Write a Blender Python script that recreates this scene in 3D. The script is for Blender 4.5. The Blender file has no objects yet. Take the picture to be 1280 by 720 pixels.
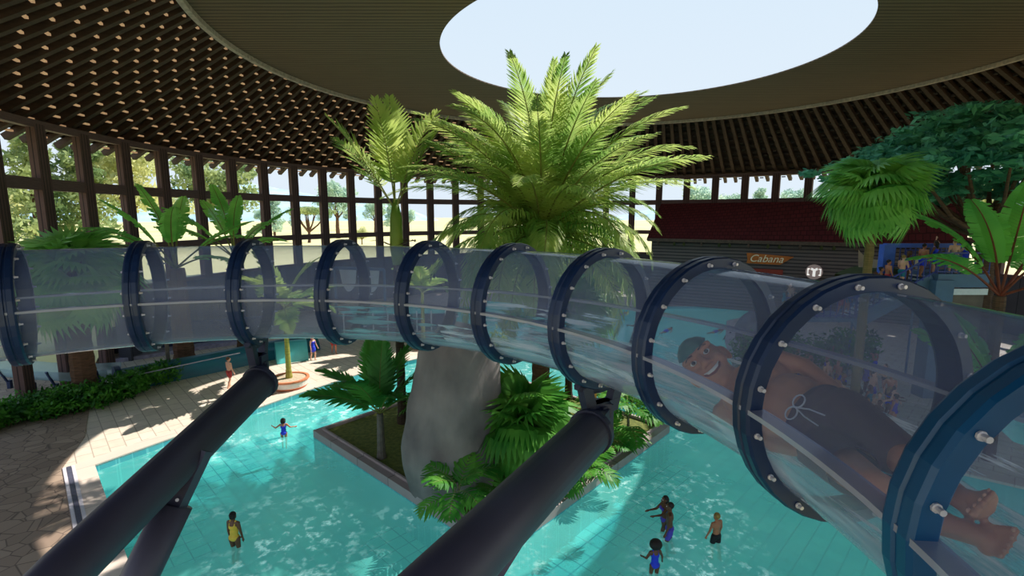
import bpy, bmesh, math, random
import numpy as np
from mathutils import Vector, Matrix, noise
random.seed(7)
PI = math.pi
R_ = math.radians
scene = bpy.context.scene
COL = scene.collection
H = 10.0            # eye height above the pool water (water level is z = 0)
F = 623.5
PITCH = R_(8.3)
CP, SP = math.cos(PITCH), math.sin(PITCH)


def ray(px, py):
    a = (px - 640) / F
    u = -(py - 360) / F
    return Vector((a, CP + u * SP, -SP + u * CP))


def gp(px, py, z=0.0):          # where a sight line meets the level z
    r = ray(px, py)
    t = (z - H) / r.z
    return Vector((r.x * t, r.y * t, z))


def dp(px, py, d):              # a point at distance d along the view axis
    r = ray(px, py)
    return Vector((r.x * d, r.y * d, H + r.z * d))


# ------------------------------------------------------------------ mesh helpers
class MB:
    def __init__(s):
        s.v, s.f, s.m = [], [], []

    def add(s, vs, fs, mi=0):
        o = len(s.v)
        s.v.extend([tuple(p) for p in vs])
        for q in fs:
            s.f.append(tuple(i + o for i in q))
            s.m.append(mi)
        return s

    def box(s, c, d, rot=None, mi=0):
        c = Vector(c)
        x, y, z = d[0] / 2, d[1] / 2, d[2] / 2
        vs = [Vector(p) for p in ((-x, -y, -z), (x, -y, -z), (x, y, -z), (-x, y, -z), (-x, -y, z), (x, -y, z), (x, y, z), (-x, y, z))]
        if rot is not None:
            vs = [rot @ p for p in vs]
        return s.add([p + c for p in vs], [(0, 3, 2, 1), (4, 5, 6, 7), (0, 1, 5, 4), (1, 2, 6, 5), (2, 3, 7, 6), (3, 0, 4, 7)], mi)

    def bar(s, a, b, w, h, up=(0, 0, 1), mi=0):
        a, b = Vector(a), Vector(b)
        d = b - a
        L = d.length
        d.normalize()
        up = Vector(up)
        sd = d.cross(up)
        if sd.length < 1e-4:
            sd = d.cross(Vector((0, 1, 0)))
        sd.normalize()
        u = sd.cross(d)
        m = Matrix((sd, d, u)).transposed()
        return s.box((a + b) / 2, (w, L, h), m, mi)

    def tube(s, pts, rad, n=10, caps=True, mi=0):
        pts = [Vector(p) for p in pts]
        if not isinstance(rad, (list, tuple)):
            rad = [rad] * len(pts)
        o = len(s.v)
        prev = None
        for i, p in enumerate(pts):
            t = (pts[min(i + 1, len(pts) - 1)] - pts[max(i - 1, 0)]).normalized()
            if prev is None:
                a = Vector((0, 0, 1)) if abs(t.z) < .9 else Vector((1, 0, 0))
                sd = t.cross(a).normalized()
            else:
                sd = (prev - t * prev.dot(t)).normalized()
            prev = sd
            w = t.cross(sd)
            for k in range(n):
                an = 2 * PI * k / n
                s.v.append(tuple(p + (sd * math.cos(an) + w * math.sin(an)) * rad[i]))
        for i in range(len(pts) - 1):
            for k in range(n):
                a, b = o + i * n + k, o + i * n + (k + 1) % n
                s.f.append((a, b, b + n, a + n))
                s.m.append(mi)
        if caps:
            s.f.append(tuple(o + k for k in reversed(range(n))))
            s.f.append(tuple(o + (len(pts) - 1) * n + k for k in range(n)))
            s.m += [mi, mi]
        return s

    def lathe(s, prof, n=24, c=(0, 0, 0), mi=0, close=False):
        o = len(s.v)
        for r, z in prof:
            for k in range(n):
                a = 2 * PI * k / n
                s.v.append((c[0] + r * math.cos(a), c[1] + r * math.sin(a), c[2] + z))
        m = len(prof)
        for i in range(m if close else m - 1):
            j = (i + 1) % m
            for k in range(n):
                l = (k + 1) % n
                s.f.append((o + i * n + k, o + i * n + l, o + j * n + l, o + j * n + k))
                s.m.append(mi)
        return s

    def prism(s, poly, z0, z1, mi=0, mside=None):
        n = len(poly)
        ar = sum(poly[i][0] * poly[(i + 1) % n][1] - poly[(i + 1) % n][0] * poly[i][1] for i in range(n))
        if ar < 0:
            poly = poly[::-1]
        o = len(s.v)
        s.v += [(p[0], p[1], z0) for p in poly] + [(p[0], p[1], z1) for p in poly]
        s.f.append(tuple(o + n + i for i in range(n)))
        s.m.append(mi)
        s.f.append(tuple(o + i for i in reversed(range(n))))
        s.m.append(mi)
        for i in range(n):
            j = (i + 1) % n
            s.f.append((o + i, o + j, o + n + j, o + n + i))
            s.m.append(mi if mside is None else mside)
        return s

    def ell(s, c, r, n=14, rot=None, mi=0):
        c = Vector(c)
        vs, fs = [], []
        m = n // 2
        for i in range(m + 1):
            th = PI * i / m
            for k in range(n):
                p = Vector((r[0] * math.sin(th) * math.cos(2 * PI * k / n), r[1] * math.sin(th) * math.sin(2 * PI * k / n), r[2] * math.cos(th)))
                if rot is not None:
                    p = rot @ p
                vs.append(p + c)
        for i in range(m):
            for k in range(n):
                l = (k + 1) % n
                fs.append((i * n + k, (i + 1) * n + k, (i + 1) * n + l, i * n + l))
        return s.add(vs, fs, mi)

    def mesh(s, name, mats, smooth=False):
        me = bpy.data.meshes.new(name)
        me.from_pydata(s.v, [], s.f)
        if not isinstance(mats, (list, tuple)):
            mats = [mats]
        for m in mats:
            me.materials.append(m)
        if len(mats) > 1:
            me.polygons.foreach_set('material_index', s.m)
        if smooth:
            me.polygons.foreach_set('use_smooth', [True] * len(me.polygons))
        me.update()
        return me

    def build(s, name, mats, parent=None, smooth=False, loc=None, rot=None):
        return obj(name, s.mesh(name, mats, smooth), parent, loc, rot)


def obj(name, me, parent=None, loc=None, rot=None):
    o = bpy.data.objects.new(name, me)
    COL.objects.link(o)
    if parent is not None:
        o.parent = parent
    if loc is not None:
        o.location = loc
    if rot is not None:
        o.rotation_euler = rot
    return o


def tag(o, label, cat, group=None, kind=None):
    if label:
        o['label'] = label
    if cat:
        o['category'] = cat
    if group:
        o['group'] = group
    if kind:
        o['kind'] = kind
    return o


def thing(name, label, cat, loc=(0, 0, 0), rz=0, group=None):
    o = bpy.data.objects.new(name, None)
    o.empty_display_size = .2
    COL.objects.link(o)
    o.location = loc
    o.rotation_euler = (0, 0, rz)
    return tag(o, label, cat, group)


def struct(o):
    o['kind'] = 'structure'
    return o


def dup(root, loc, rz=0, scale=None):
    r = root.copy()
    COL.objects.link(r)
    r.location = loc
    r.rotation_euler = (0, 0, rz)
    if scale:
        r.scale = (scale,) * 3
    for ch in list(root.children):
        c = ch.copy()
        COL.objects.link(c)
        c.parent = r
        for g in ch.children:
            d = g.copy()
            COL.objects.link(d)
            d.parent = c
    return r


# ------------------------------------------------------------------ materials
def newmat(name):
    m = bpy.data.materials.new(name)
    m.use_nodes = True
    nt = m.node_tree
    nt.nodes.clear()
    out = nt.nodes.new('ShaderNodeOutputMaterial')
    return m, nt, out


def N(nt, t, **kw):
    n = nt.nodes.new('ShaderNode' + t)
    for k, v in kw.items():
        if k in n.inputs:
            n.inputs[k].default_value = v
        else:
            setattr(n, k, v)
    return n


def rgb(c):
    return (c[0], c[1], c[2], 1)


def s2l(r, g, b):
    def f(c):
        c /= 255
        return c / 12.92 if c < .04045 else ((c + .055) / 1.055) ** 2.4
    return (f(r), f(g), f(b))


def pmat(name, c, rough=.6, metal=0, var=.25, scale=4, bump=0, c2=None, stretch=None, spec=.5, coords='Object', emis=0):
    """principled surface with noise between two tones"""
    m, nt, out = newmat(name)
    b = N(nt, 'BsdfPrincipled', Roughness=rough, Metallic=metal)
    b.inputs['Specular IOR Level'].default_value = spec
    tc = N(nt, 'TexCoord')
    mp = N(nt, 'Mapping')
    if stretch:
        mp.inputs['Scale'].default_value = stretch
    nz = N(nt, 'TexNoise', Scale=scale, Detail=4.0)
    nt.links.new(tc.outputs[coords], mp.inputs[0])
    nt.links.new(mp.outputs[0], nz.inputs['Vector'])
    rp = N(nt, 'ValToRGB')
    rp.color_ramp.elements[0].position = .3
    rp.color_ramp.elements[1].position = .7
    if c2 is None:
        c2 = tuple(min(1, x * (1 + var)) for x in c)
        c = tuple(x * (1 - var) for x in c)
    rp.color_ramp.elements[0].color = rgb(c)
    rp.color_ramp.elements[1].color = rgb(c2)
    nt.links.new(nz.outputs['Fac'], rp.inputs[0])
    nt.links.new(rp.outputs[0], b.inputs['Base Color'])
    if emis:
        nt.links.new(rp.outputs[0], b.inputs['Emission Color'])
        b.inputs['Emission Strength'].default_value = emis
    if bump:
        bp = N(nt, 'Bump', Strength=bump, Distance=.05)
        nt.links.new(nz.outputs['Fac'], bp.inputs['Height'])
        nt.links.new(bp.outputs[0], b.inputs['Normal'])
    nt.links.new(b.outputs[0], out.inputs[0])
    return m


def leafmat(name, c, c2, trans=.4, scale=.6, rough=.45, tc_=None):
    m, nt, out = newmat(name)
    b = N(nt, 'BsdfPrincipled', Roughness=rough)
    b.inputs['Specular IOR Level'].default_value = .25
    t = N(nt, 'BsdfTranslucent')
    mx = N(nt, 'MixShader', Fac=trans)
    g = N(nt, 'NewGeometry')
    nz = N(nt, 'TexNoise', Scale=scale, Detail=2.0)
    nt.links.new(g.outputs['Position'], nz.inputs['Vector'])
    rp = N(nt, 'ValToRGB')
    rp.color_ramp.elements[0].position = .35
    rp.color_ramp.elements[1].position = .65
    rp.color_ramp.elements[0].color = rgb(c)
    rp.color_ramp.elements[1].color = rgb(c2)
    nt.links.new(nz.outputs['Fac'], rp.inputs[0])
    nt.links.new(rp.outputs[0], b.inputs['Base Color'])
    hs = N(nt, 'HueSaturation', Saturation=.92, Value=1.5)
    nt.links.new(rp.outputs[0], hs.inputs['Color'])
    nt.links.new(hs.outputs[0], t.inputs['Color'])
    nt.links.new(b.outputs[0], mx.inputs[1])
    nt.links.new(t.outputs[0], mx.inputs[2])
    nt.links.new(mx.outputs[0], out.inputs[0])
    return m


def brickmat(name, c, c2, mortar, bw, bh, rough=.6, msize=.02, offset=.5, noise_amt=.3, rotz=0, bump=0, spec=.3, vein=1.2):
    m, nt, out = newmat(name)
    b = N(nt, 'BsdfPrincipled', Roughness=rough)
    b.inputs['Specular IOR Level'].default_value = spec
    tc = N(nt, 'TexCoord')
    mp = N(nt, 'Mapping')
    mp.inputs['Rotation'].default_value = (0, 0, rotz)
    br = N(nt, 'TexBrick', Scale=1.0)
    br.offset = offset
    br.inputs['Color1'].default_value = rgb(c)
    br.inputs['Color2'].default_value = rgb(c2)
    br.inputs['Mortar'].default_value = rgb(mortar)
    br.inputs['Mortar Size'].default_value = msize
    br.inputs['Brick Width'].default_value = bw
    br.inputs['Row Height'].default_value = bh
    nz = N(nt, 'TexNoise', Scale=vein, Detail=5.0)
    mx = N(nt, 'MixRGB', blend_type='MULTIPLY')
    mx.inputs['Fac'].default_value = noise_amt
    nt.links.new(tc.outputs['Object'], mp.inputs[0])
    nt.links.new(mp.outputs[0], br.inputs['Vector'])
    nt.links.new(mp.outputs[0], nz.inputs['Vector'])
    nt.links.new(br.outputs['Color'], mx.inputs['Color1'])
    nt.links.new(nz.outputs['Fac'], mx.inputs['Color2'])
    nt.links.new(mx.outputs[0], b.inputs['Base Color'])
    nt.links.new(b.outputs[0], out.inputs[0])
    return m


M = {}
M['navy'] = pmat('navy_ring', s2l(20, 42, 82), .42, 0, .25, 3)
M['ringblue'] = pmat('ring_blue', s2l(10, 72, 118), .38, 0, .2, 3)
M['steel'] = pmat('support_steel', s2l(84, 80, 102), .5, .25, .12, 2)
M['bracket'] = pmat('bracket_steel', s2l(52, 54, 78), .5, .25, .2, 3)
M['bolt'] = pmat('bolt_metal', s2l(214, 206, 214), .35, .35, .08, 20)
M['seam'] = None
M['wood_dark'] = pmat('roof_rafter_wood', s2l(64, 43, 32), .7, 0, .3, 3, stretch=(1, 1, 4))
M['wood_deck'] = pmat('roof_deck_wood', s2l(52, 36, 26), .8, 0, .3, 2)
M['peg'] = pmat('roof_peg_sunlit', s2l(240, 190, 146), .6, 0, .12, 5, emis=.30)  # sunlight on the peg ends put in as pale colour and glow
M['pegdark'] = pmat('roof_peg_unlit', s2l(40, 30, 28), .7, 0, .2, 5)  # darker copy for the pegs on the unlit side
M['post'] = brickmat('post_timber', s2l(108, 82, 80), s2l(94, 70, 70), s2l(52, 38, 40), 30, .22, .7, .03, vein=3)
M['rail'] = pmat('rail_timber', s2l(96, 72, 72), .7, 0, .2, 2, stretch=(1, 1, 8))
M['plinth'] = brickmat('plinth_wall', s2l(92, 92, 104), s2l(80, 82, 94), s2l(54, 56, 66), 3, .8, .8, .03)
M['deck'] = brickmat('deck_paving', s2l(240, 224, 206), s2l(228, 212, 194), s2l(190, 172, 156), .9, .55, .75, .02, noise_amt=.25, rotz=.8, vein=2.5)
def stone_mat(name, c, c2, joint, scale):
    """irregular flagstones with darker joints"""
    m, nt, out = newmat(name)
    tc = N(nt, 'TexCoord')
    vo = N(nt, 'TexVoronoi', Scale=scale, feature='DISTANCE_TO_EDGE')
    v2 = N(nt, 'TexVoronoi', Scale=scale)
    nt.links.new(tc.outputs['Object'], vo.inputs['Vector'])
    nt.links.new(tc.outputs['Object'], v2.inputs['Vector'])
    bw = N(nt, 'RGBToBW')
    nt.links.new(v2.outputs['Color'], bw.inputs[0])
    mx = N(nt, 'MixRGB')
    mx.inputs['Color1'].default_value = rgb(c)
    mx.inputs['Color2'].default_value = rgb(c2)
    nt.links.new(bw.outputs[0], mx.inputs['Fac'])
    mr = N(nt, 'MapRange')
    mr.inputs['From Max'].default_value = .05
    nt.links.new(vo.outputs['Distance'], mr.inputs['Value'])
    m2 = N(nt, 'MixRGB')
    m2.inputs['Color1'].default_value = rgb(joint)
    nt.links.new(mr.outputs[0], m2.inputs['Fac'])
    nt.links.new(mx.outputs[0], m2.inputs['Color2'])
    b = N(nt, 'BsdfPrincipled', Roughness=.85)
    nt.links.new(m2.outputs[0], b.inputs['Base Color'])
    nt.links.new(b.outputs[0], out.inputs[0])
    return m


M['patio'] = stone_mat('patio_flagstone', s2l(146, 124, 108), s2l(176, 152, 132), s2l(104, 88, 78), 1.9)
M['coping'] = brickmat('coping_stone', s2l(236, 218, 204), s2l(226, 206, 192), s2l(190, 170, 158), 1.2, 4, .7, .015, noise_amt=.15, rotz=.8)
M['kerb'] = brickmat('island_kerb_stone', s2l(184, 168, 168), s2l(170, 154, 156), s2l(120, 110, 116), 2.2, 8, .75, .02, noise_amt=.3, rotz=.78)
M['tileside'] = brickmat('pool_wall_tile', s2l(96, 186, 196), s2l(80, 172, 186), s2l(120, 206, 212), .5, .5, .35, .015, 0, .1)
M['grass'] = pmat('island_grass', s2l(76, 88, 40), .95, 0, 0, 6, .5, c2=s2l(120, 122, 58))
M['field'] = pmat('dry_meadow', s2l(196, 188, 128), .95, 0, 0, .06, 0, c2=s2l(226, 214, 158))
M['rock'] = pmat('rock_face', s2l(100, 94, 96), .9, 0, 0, .9, 1.0, c2=s2l(146, 138, 136), stretch=(1.0, 1.0, .6))
M['trunk'] = pmat('palm_bark', s2l(96, 68, 50), .9, 0, .4, 3, .6, stretch=(1, 1, 5))
M['trunk_dark'] = pmat('dark_bark', s2l(62, 46, 34), .9, 0, .4, 4, .6, stretch=(1, 1, 6))
M['trunk_yel'] = pmat('ringed_yellow_trunk', s2l(120, 120, 40), .7, 0, 0, 2, .2, c2=s2l(186, 176, 84), stretch=(.2, .2, 9))
M['trunk_tan'] = pmat('tan_trunk', s2l(104, 84, 52), .85, 0, 0, 3, .3, c2=s2l(140, 116, 72), stretch=(.3, .3, 8))
M['trunk_orange'] = pmat('orange_stalk', s2l(206, 138, 50), .6, 0, .15, 3)
M['trunk_grey'] = pmat('grey_stem', s2l(104, 96, 88), .9, 0, .3, 4)
M['palmleaf'] = leafmat('palm_leaf', s2l(112, 150, 66), s2l(188, 200, 112), .5)
M['palmleaf_y'] = leafmat('yellow_palm_leaf', s2l(112, 146, 60), s2l(172, 186, 96), .45)
M['palmleaf_d'] = leafmat('dark_palm_leaf', s2l(54, 128, 52), s2l(92, 162, 70), .35)
M['fanleaf'] = leafmat('fan_palm_leaf', s2l(100, 166, 72), s2l(150, 204, 104), .35)
M['banana'] = leafmat('banana_leaf', s2l(92, 170, 66), s2l(140, 208, 92), .45, .5)
M['midrib'] = pmat('leaf_rib', s2l(120, 124, 56), .6, 0, .2, 5)
M['midrib_red'] = pmat('leaf_rib_red', s2l(128, 60, 40), .6, 0, .2, 5)
M['philo'] = leafmat('split_leaf', s2l(52, 122, 40), s2l(104, 164, 62), .3, 1.0)
M['shade_tree'] = leafmat('shade_tree_leaf', s2l(64, 136, 108), s2l(104, 176, 132), .35, .5)
M['hedge'] = leafmat('hedge_leaf', s2l(28, 84, 24), s2l(84, 150, 44), .3, 1.6)
M['croton'] = leafmat('yellow_shrub_leaf', s2l(120, 150, 60), s2l(206, 200, 120), .3, .8)
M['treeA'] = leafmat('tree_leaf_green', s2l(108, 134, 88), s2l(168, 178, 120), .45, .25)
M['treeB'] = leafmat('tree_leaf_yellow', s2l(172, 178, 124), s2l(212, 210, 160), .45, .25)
M['treeC'] = leafmat('tree_leaf_haze_tint', s2l(140, 172, 160), s2l(190, 206, 186), .5, .25)  # pale blue of distance haze put into the leaf colour
M['hill'] = pmat('far_hill', s2l(150, 182, 200), .95, 0, 0, .06, 0, c2=s2l(186, 206, 210))  # blue distance haze put into the hill colour
M['redroof'] = brickmat('red_roof_tile', s2l(112, 44, 48), s2l(100, 38, 42), s2l(74, 28, 32), .5, .4, .7, .04, noise_amt=.4)
M['cabin'] = brickmat('cabin_boards', s2l(128, 112, 108), s2l(116, 102, 98), s2l(62, 54, 54), 40, .3, .8, .04, noise_amt=.2)
M['cabin_trim'] = pmat('cabin_trim', s2l(92, 74, 64), .8)
M['signwood'] = pmat('sign_orange', s2l(196, 104, 32), .6, 0, .15, 3)
M['signred'] = pmat('sign_red', s2l(150, 48, 30), .6, 0, .12, 3)
M['cream'] = pmat('lettering_cream', s2l(250, 238, 205), .6, 0, .04, 8)
M['white'] = pmat('white_paint', s2l(236, 234, 236), .5, 0, .05, 5)
M['signgrey'] = pmat('sign_disc_grey', s2l(160, 140, 136), .5, 0, .06, 5, emis=.22)
M['signlit'] = pmat('lit_symbol', s2l(255, 250, 246), .5, 0, .02, 5, emis=.6)
M['bluepaint'] = pmat('blue_paint', s2l(52, 96, 200), .5, 0, .12, 2)
M['bluegrey'] = pmat('bluegrey_panel', s2l(84, 112, 142), .6, 0, .1, 2)
M['bluedark'] = pmat('dark_blue_rail', s2l(44, 60, 140), .5, 0, .12, 2)
M['cloth'] = pmat('cream_cloth', s2l(206, 186, 160), .85, 0, .1, 2)
M['clothwhite'] = pmat('white_cloth', s2l(220, 218, 216), .85, 0, .05, 2)
M['olive'] = pmat('olive_canopy', s2l(72, 76, 36), .8, 0, .15, 2)
M['teal'] = pmat('teal_flume', s2l(34, 104, 124), .35, 0, .15, .6)
M['teal_light'] = pmat('teal_flume_light', s2l(84, 186, 190), .35, 0, .1, .6)
M['darkblue'] = pmat('dark_blue_panel', s2l(40, 56, 96), .6, 0, .2, .5)
M['terra'] = pmat('terracotta', s2l(216, 128, 88), .7, 0, .1, 3)
M['potwhite'] = pmat('pot_white', s2l(232, 222, 212), .6, 0, .06, 3)
M['soil'] = pmat('pale_gravel', s2l(196, 176, 152), .95, 0, .2, 8)
M['grate'] = pmat('drain_grate', s2l(92, 92, 112), .5, .2, .2, 6)
M['grate_l'] = pmat('drain_edge', s2l(222, 214, 222), .5, 0, .06, 3)
M['black'] = pmat('black_cloth', s2l(24, 22, 28), .8, 0, .2, 5)
M['yellow'] = pmat('yellow_cloth', s2l(232, 190, 66), .7, 0, .08, 5)
M['blue'] = pmat('blue_cloth', s2l(36, 60, 220), .7, 0, .08, 5)
M['violet'] = pmat('violet_cloth', s2l(84, 70, 190), .7, 0, .08, 5)
M['tealcloth'] = pmat('teal_cloth', s2l(40, 130, 150), .7, 0, .08, 5)
M['redcloth'] = pmat('red_cloth', s2l(190, 60, 60), .7, 0, .08, 5)
M['shorts'] = pmat('rider_shorts', s2l(92, 62, 74), .8, 0, .1, 4)
M['cap'] = pmat('rider_cap', s2l(34, 120, 116), .55, 0, .08, 6)
M['cord'] = pmat('drawcord', s2l(226, 222, 232), .7, 0, .04, 6)
M['skinA'] = pmat('skin_brown', s2l(176, 112, 80), .5, 0, .06, 8)
M['skinB'] = pmat('skin_dark', s2l(104, 64, 42), .5, 0, .06, 8)
M['skinC'] = pmat('skin_light', s2l(232, 178, 150), .5, 0, .06, 8)
M['skinD'] = pmat('skin_tan', s2l(196, 128, 96), .5, 0, .06, 8)
M['lip'] = pmat('lips', s2l(140, 66, 58), .5, 0, .05, 8)
M['nail'] = pmat('nails', s2l(214, 152, 122), .4, 0, .05, 8)
M['eyewhite'] = pmat('eye_white', s2l(240, 238, 236), .25, 0, .02, 8)
M['eyedark'] = pmat('eye_iris', s2l(36, 22, 16), .25, 0, .1, 8)
M['teeth'] = pmat('teeth', s2l(248, 244, 238), .3, 0, .02, 8)
M['hairK'] = pmat('hair_black', s2l(30, 22, 20), .7, 0, .3, 20)
M['hairB'] = pmat('hair_brown', s2l(88, 56, 36), .7, 0, .3, 20)
M['hairG'] = pmat('hair_sandy', s2l(150, 120, 60), .7, 0, .3, 20)
M['hairP'] = pmat('hair_pink', s2l(214, 74, 120), .7, 0, .2, 20)


def glassmat(name, tint, body, lo, hi, rough=.08, glossy=True):
    """clear plastic: see-through face on, milkier towards grazing angles"""
    m, nt, out = newmat(name)
    tr = N(nt, 'BsdfTransparent', Color=rgb(tint))
    b = N(nt, 'BsdfPrincipled', Roughness=rough)
    b.inputs['Base Color'].default_value = rgb(body)
    lw = N(nt, 'LayerWeight', Blend=.5)
    pw = N(nt, 'Math', operation='POWER')
    pw.inputs[1].default_value = 2.6
    mr = N(nt, 'MapRange')
    mr.inputs['To Min'].default_value = lo
    mr.inputs['To Max'].default_value = hi
    nz = N(nt, 'TexNoise', Scale=3.0, Detail=3.0)
    tc = N(nt, 'TexCoord')
    nt.links.new(tc.outputs['Object'], nz.inputs['Vector'])
    mu = N(nt, 'MixRGB')
    mu.inputs['Fac'].default_value = .12
    mu.inputs['Color1'].default_value = rgb(body)
    nt.links.new(nz.outputs['Fac'], mu.inputs['Color2'])
    nt.links.new(mu.outputs[0], b.inputs['Base Color'])
    nt.links.new(lw.outputs['Facing'], pw.inputs[0])
    nt.links.new(pw.outputs[0], mr.inputs['Value'])
    mx = N(nt, 'MixShader')
    nt.links.new(mr.outputs[0], mx.inputs[0])
    nt.links.new(tr.outputs[0], mx.inputs[1])
    nt.links.new(b.outputs[0], mx.inputs[2])
    nt.links.new(mx.outputs[0], out.inputs[0])
    return m


M['tube'] = glassmat('clear_tube_plastic', (.84, .87, .93), s2l(160, 174, 222), .20, .8)
M['tubelow'] = glassmat('clear_tube_plastic_lower', (.83, .86, .92), s2l(176, 186, 224), .22, .85)
M['seam'] = glassmat('seam_plastic', (.85, .86, .93), s2l(206, 206, 226), .45, .75)
M['flumeclear'] = glassmat('pale_clear_flume', (.75, .85, .88), s2l(160, 190, 196), .45, .8)


def water_mat():
    m, nt, out = newmat('pool_water')
    tc = N(nt, 'TexCoord')
    tr = N(nt, 'BsdfTransparent', Color=(.42, .84, .84, 1))
    b = N(nt, 'BsdfPrincipled', Roughness=.05)
    b.inputs['IOR'].default_value = 1.33
    nz = N(nt, 'TexNoise', Scale=.16, Detail=3.0)
    nt.links.new(tc.outputs['Object'], nz.inputs['Vector'])
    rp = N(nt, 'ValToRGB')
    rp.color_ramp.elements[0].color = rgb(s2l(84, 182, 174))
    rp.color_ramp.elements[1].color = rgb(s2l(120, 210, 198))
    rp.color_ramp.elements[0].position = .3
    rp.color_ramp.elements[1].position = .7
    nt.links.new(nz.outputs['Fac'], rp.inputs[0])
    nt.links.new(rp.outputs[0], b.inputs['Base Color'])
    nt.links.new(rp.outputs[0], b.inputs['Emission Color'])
    b.inputs['Emission Strength'].default_value = .54  # glow put in for light scattered inside the water
    # small ripples
    rz = N(nt, 'TexNoise', Scale=2.2, Detail=3.0)
    nt.links.new(tc.outputs['Object'], rz.inputs['Vector'])
    bp = N(nt, 'Bump', Strength=.18, Distance=.08)
    nt.links.new(rz.outputs['Fac'], bp.inputs['Height'])
    nt.links.new(bp.outputs[0], b.inputs['Normal'])
    mx = N(nt, 'MixShader', Fac=.40)
    nt.links.new(tr.outputs[0], mx.inputs[1])
    nt.links.new(b.outputs[0], mx.inputs[2])
    nt.links.new(mx.outputs[0], out.inputs[0])
    return m


def floor_mat():
    """turquoise pool tiles with darker joints"""
    m, nt, out = newmat('pool_floor_tile')
    tc = N(nt, 'TexCoord')
    mp = N(nt, 'Mapping')
    mp.inputs['Rotation'].default_value = (0, 0, .78)
    br = N(nt, 'TexBrick', Scale=1.0)
    br.offset = 0
    br.inputs['Color1'].default_value = rgb(s2l(150, 224, 222))
    br.inputs['Color2'].default_value = rgb(s2l(104, 196, 206))
    br.inputs['Mortar'].default_value = rgb(s2l(50, 140, 164))
    br.inputs['Mortar Size'].default_value = .02
    br.inputs['Brick Width'].default_value = .55
    br.inputs['Row Height'].default_value = .55
    nt.links.new(tc.outputs['Object'], mp.inputs[0])
    nt.links.new(mp.outputs[0], br.inputs['Vector'])
    b = N(nt, 'BsdfPrincipled', Roughness=.5)
    nt.links.new(br.outputs['Color'], b.inputs['Base Color'])
    nt.links.new(b.outputs[0], out.inputs[0])
    return m


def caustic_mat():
    """thin film that paints bright caustic light onto the water"""
    m, nt, out = newmat('painted_caustic_film')
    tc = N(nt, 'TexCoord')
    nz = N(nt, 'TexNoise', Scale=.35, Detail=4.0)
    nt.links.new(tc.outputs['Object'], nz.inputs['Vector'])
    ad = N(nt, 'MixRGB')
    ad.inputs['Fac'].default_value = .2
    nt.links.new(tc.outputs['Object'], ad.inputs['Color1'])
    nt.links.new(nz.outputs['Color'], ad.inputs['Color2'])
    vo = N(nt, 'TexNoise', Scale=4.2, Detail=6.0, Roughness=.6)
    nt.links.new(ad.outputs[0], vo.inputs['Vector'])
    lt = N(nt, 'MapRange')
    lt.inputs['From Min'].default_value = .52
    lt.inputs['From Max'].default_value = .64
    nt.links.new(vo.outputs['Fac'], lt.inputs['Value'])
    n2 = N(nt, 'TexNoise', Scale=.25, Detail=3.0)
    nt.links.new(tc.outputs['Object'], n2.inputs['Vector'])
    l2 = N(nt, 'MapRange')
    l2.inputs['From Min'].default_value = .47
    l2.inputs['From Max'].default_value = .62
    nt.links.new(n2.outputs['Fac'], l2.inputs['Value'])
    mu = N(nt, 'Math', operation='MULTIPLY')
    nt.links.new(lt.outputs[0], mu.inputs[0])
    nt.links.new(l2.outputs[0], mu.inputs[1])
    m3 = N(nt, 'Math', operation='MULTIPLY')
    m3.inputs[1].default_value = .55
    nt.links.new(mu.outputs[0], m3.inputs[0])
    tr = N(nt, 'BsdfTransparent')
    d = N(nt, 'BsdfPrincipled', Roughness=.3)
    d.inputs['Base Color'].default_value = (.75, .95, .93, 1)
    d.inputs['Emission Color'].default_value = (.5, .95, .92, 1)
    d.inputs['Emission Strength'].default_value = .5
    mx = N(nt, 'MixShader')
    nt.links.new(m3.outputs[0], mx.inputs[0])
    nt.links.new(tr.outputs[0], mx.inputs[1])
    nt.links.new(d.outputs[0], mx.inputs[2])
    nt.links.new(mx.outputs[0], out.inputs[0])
    return m


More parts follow.
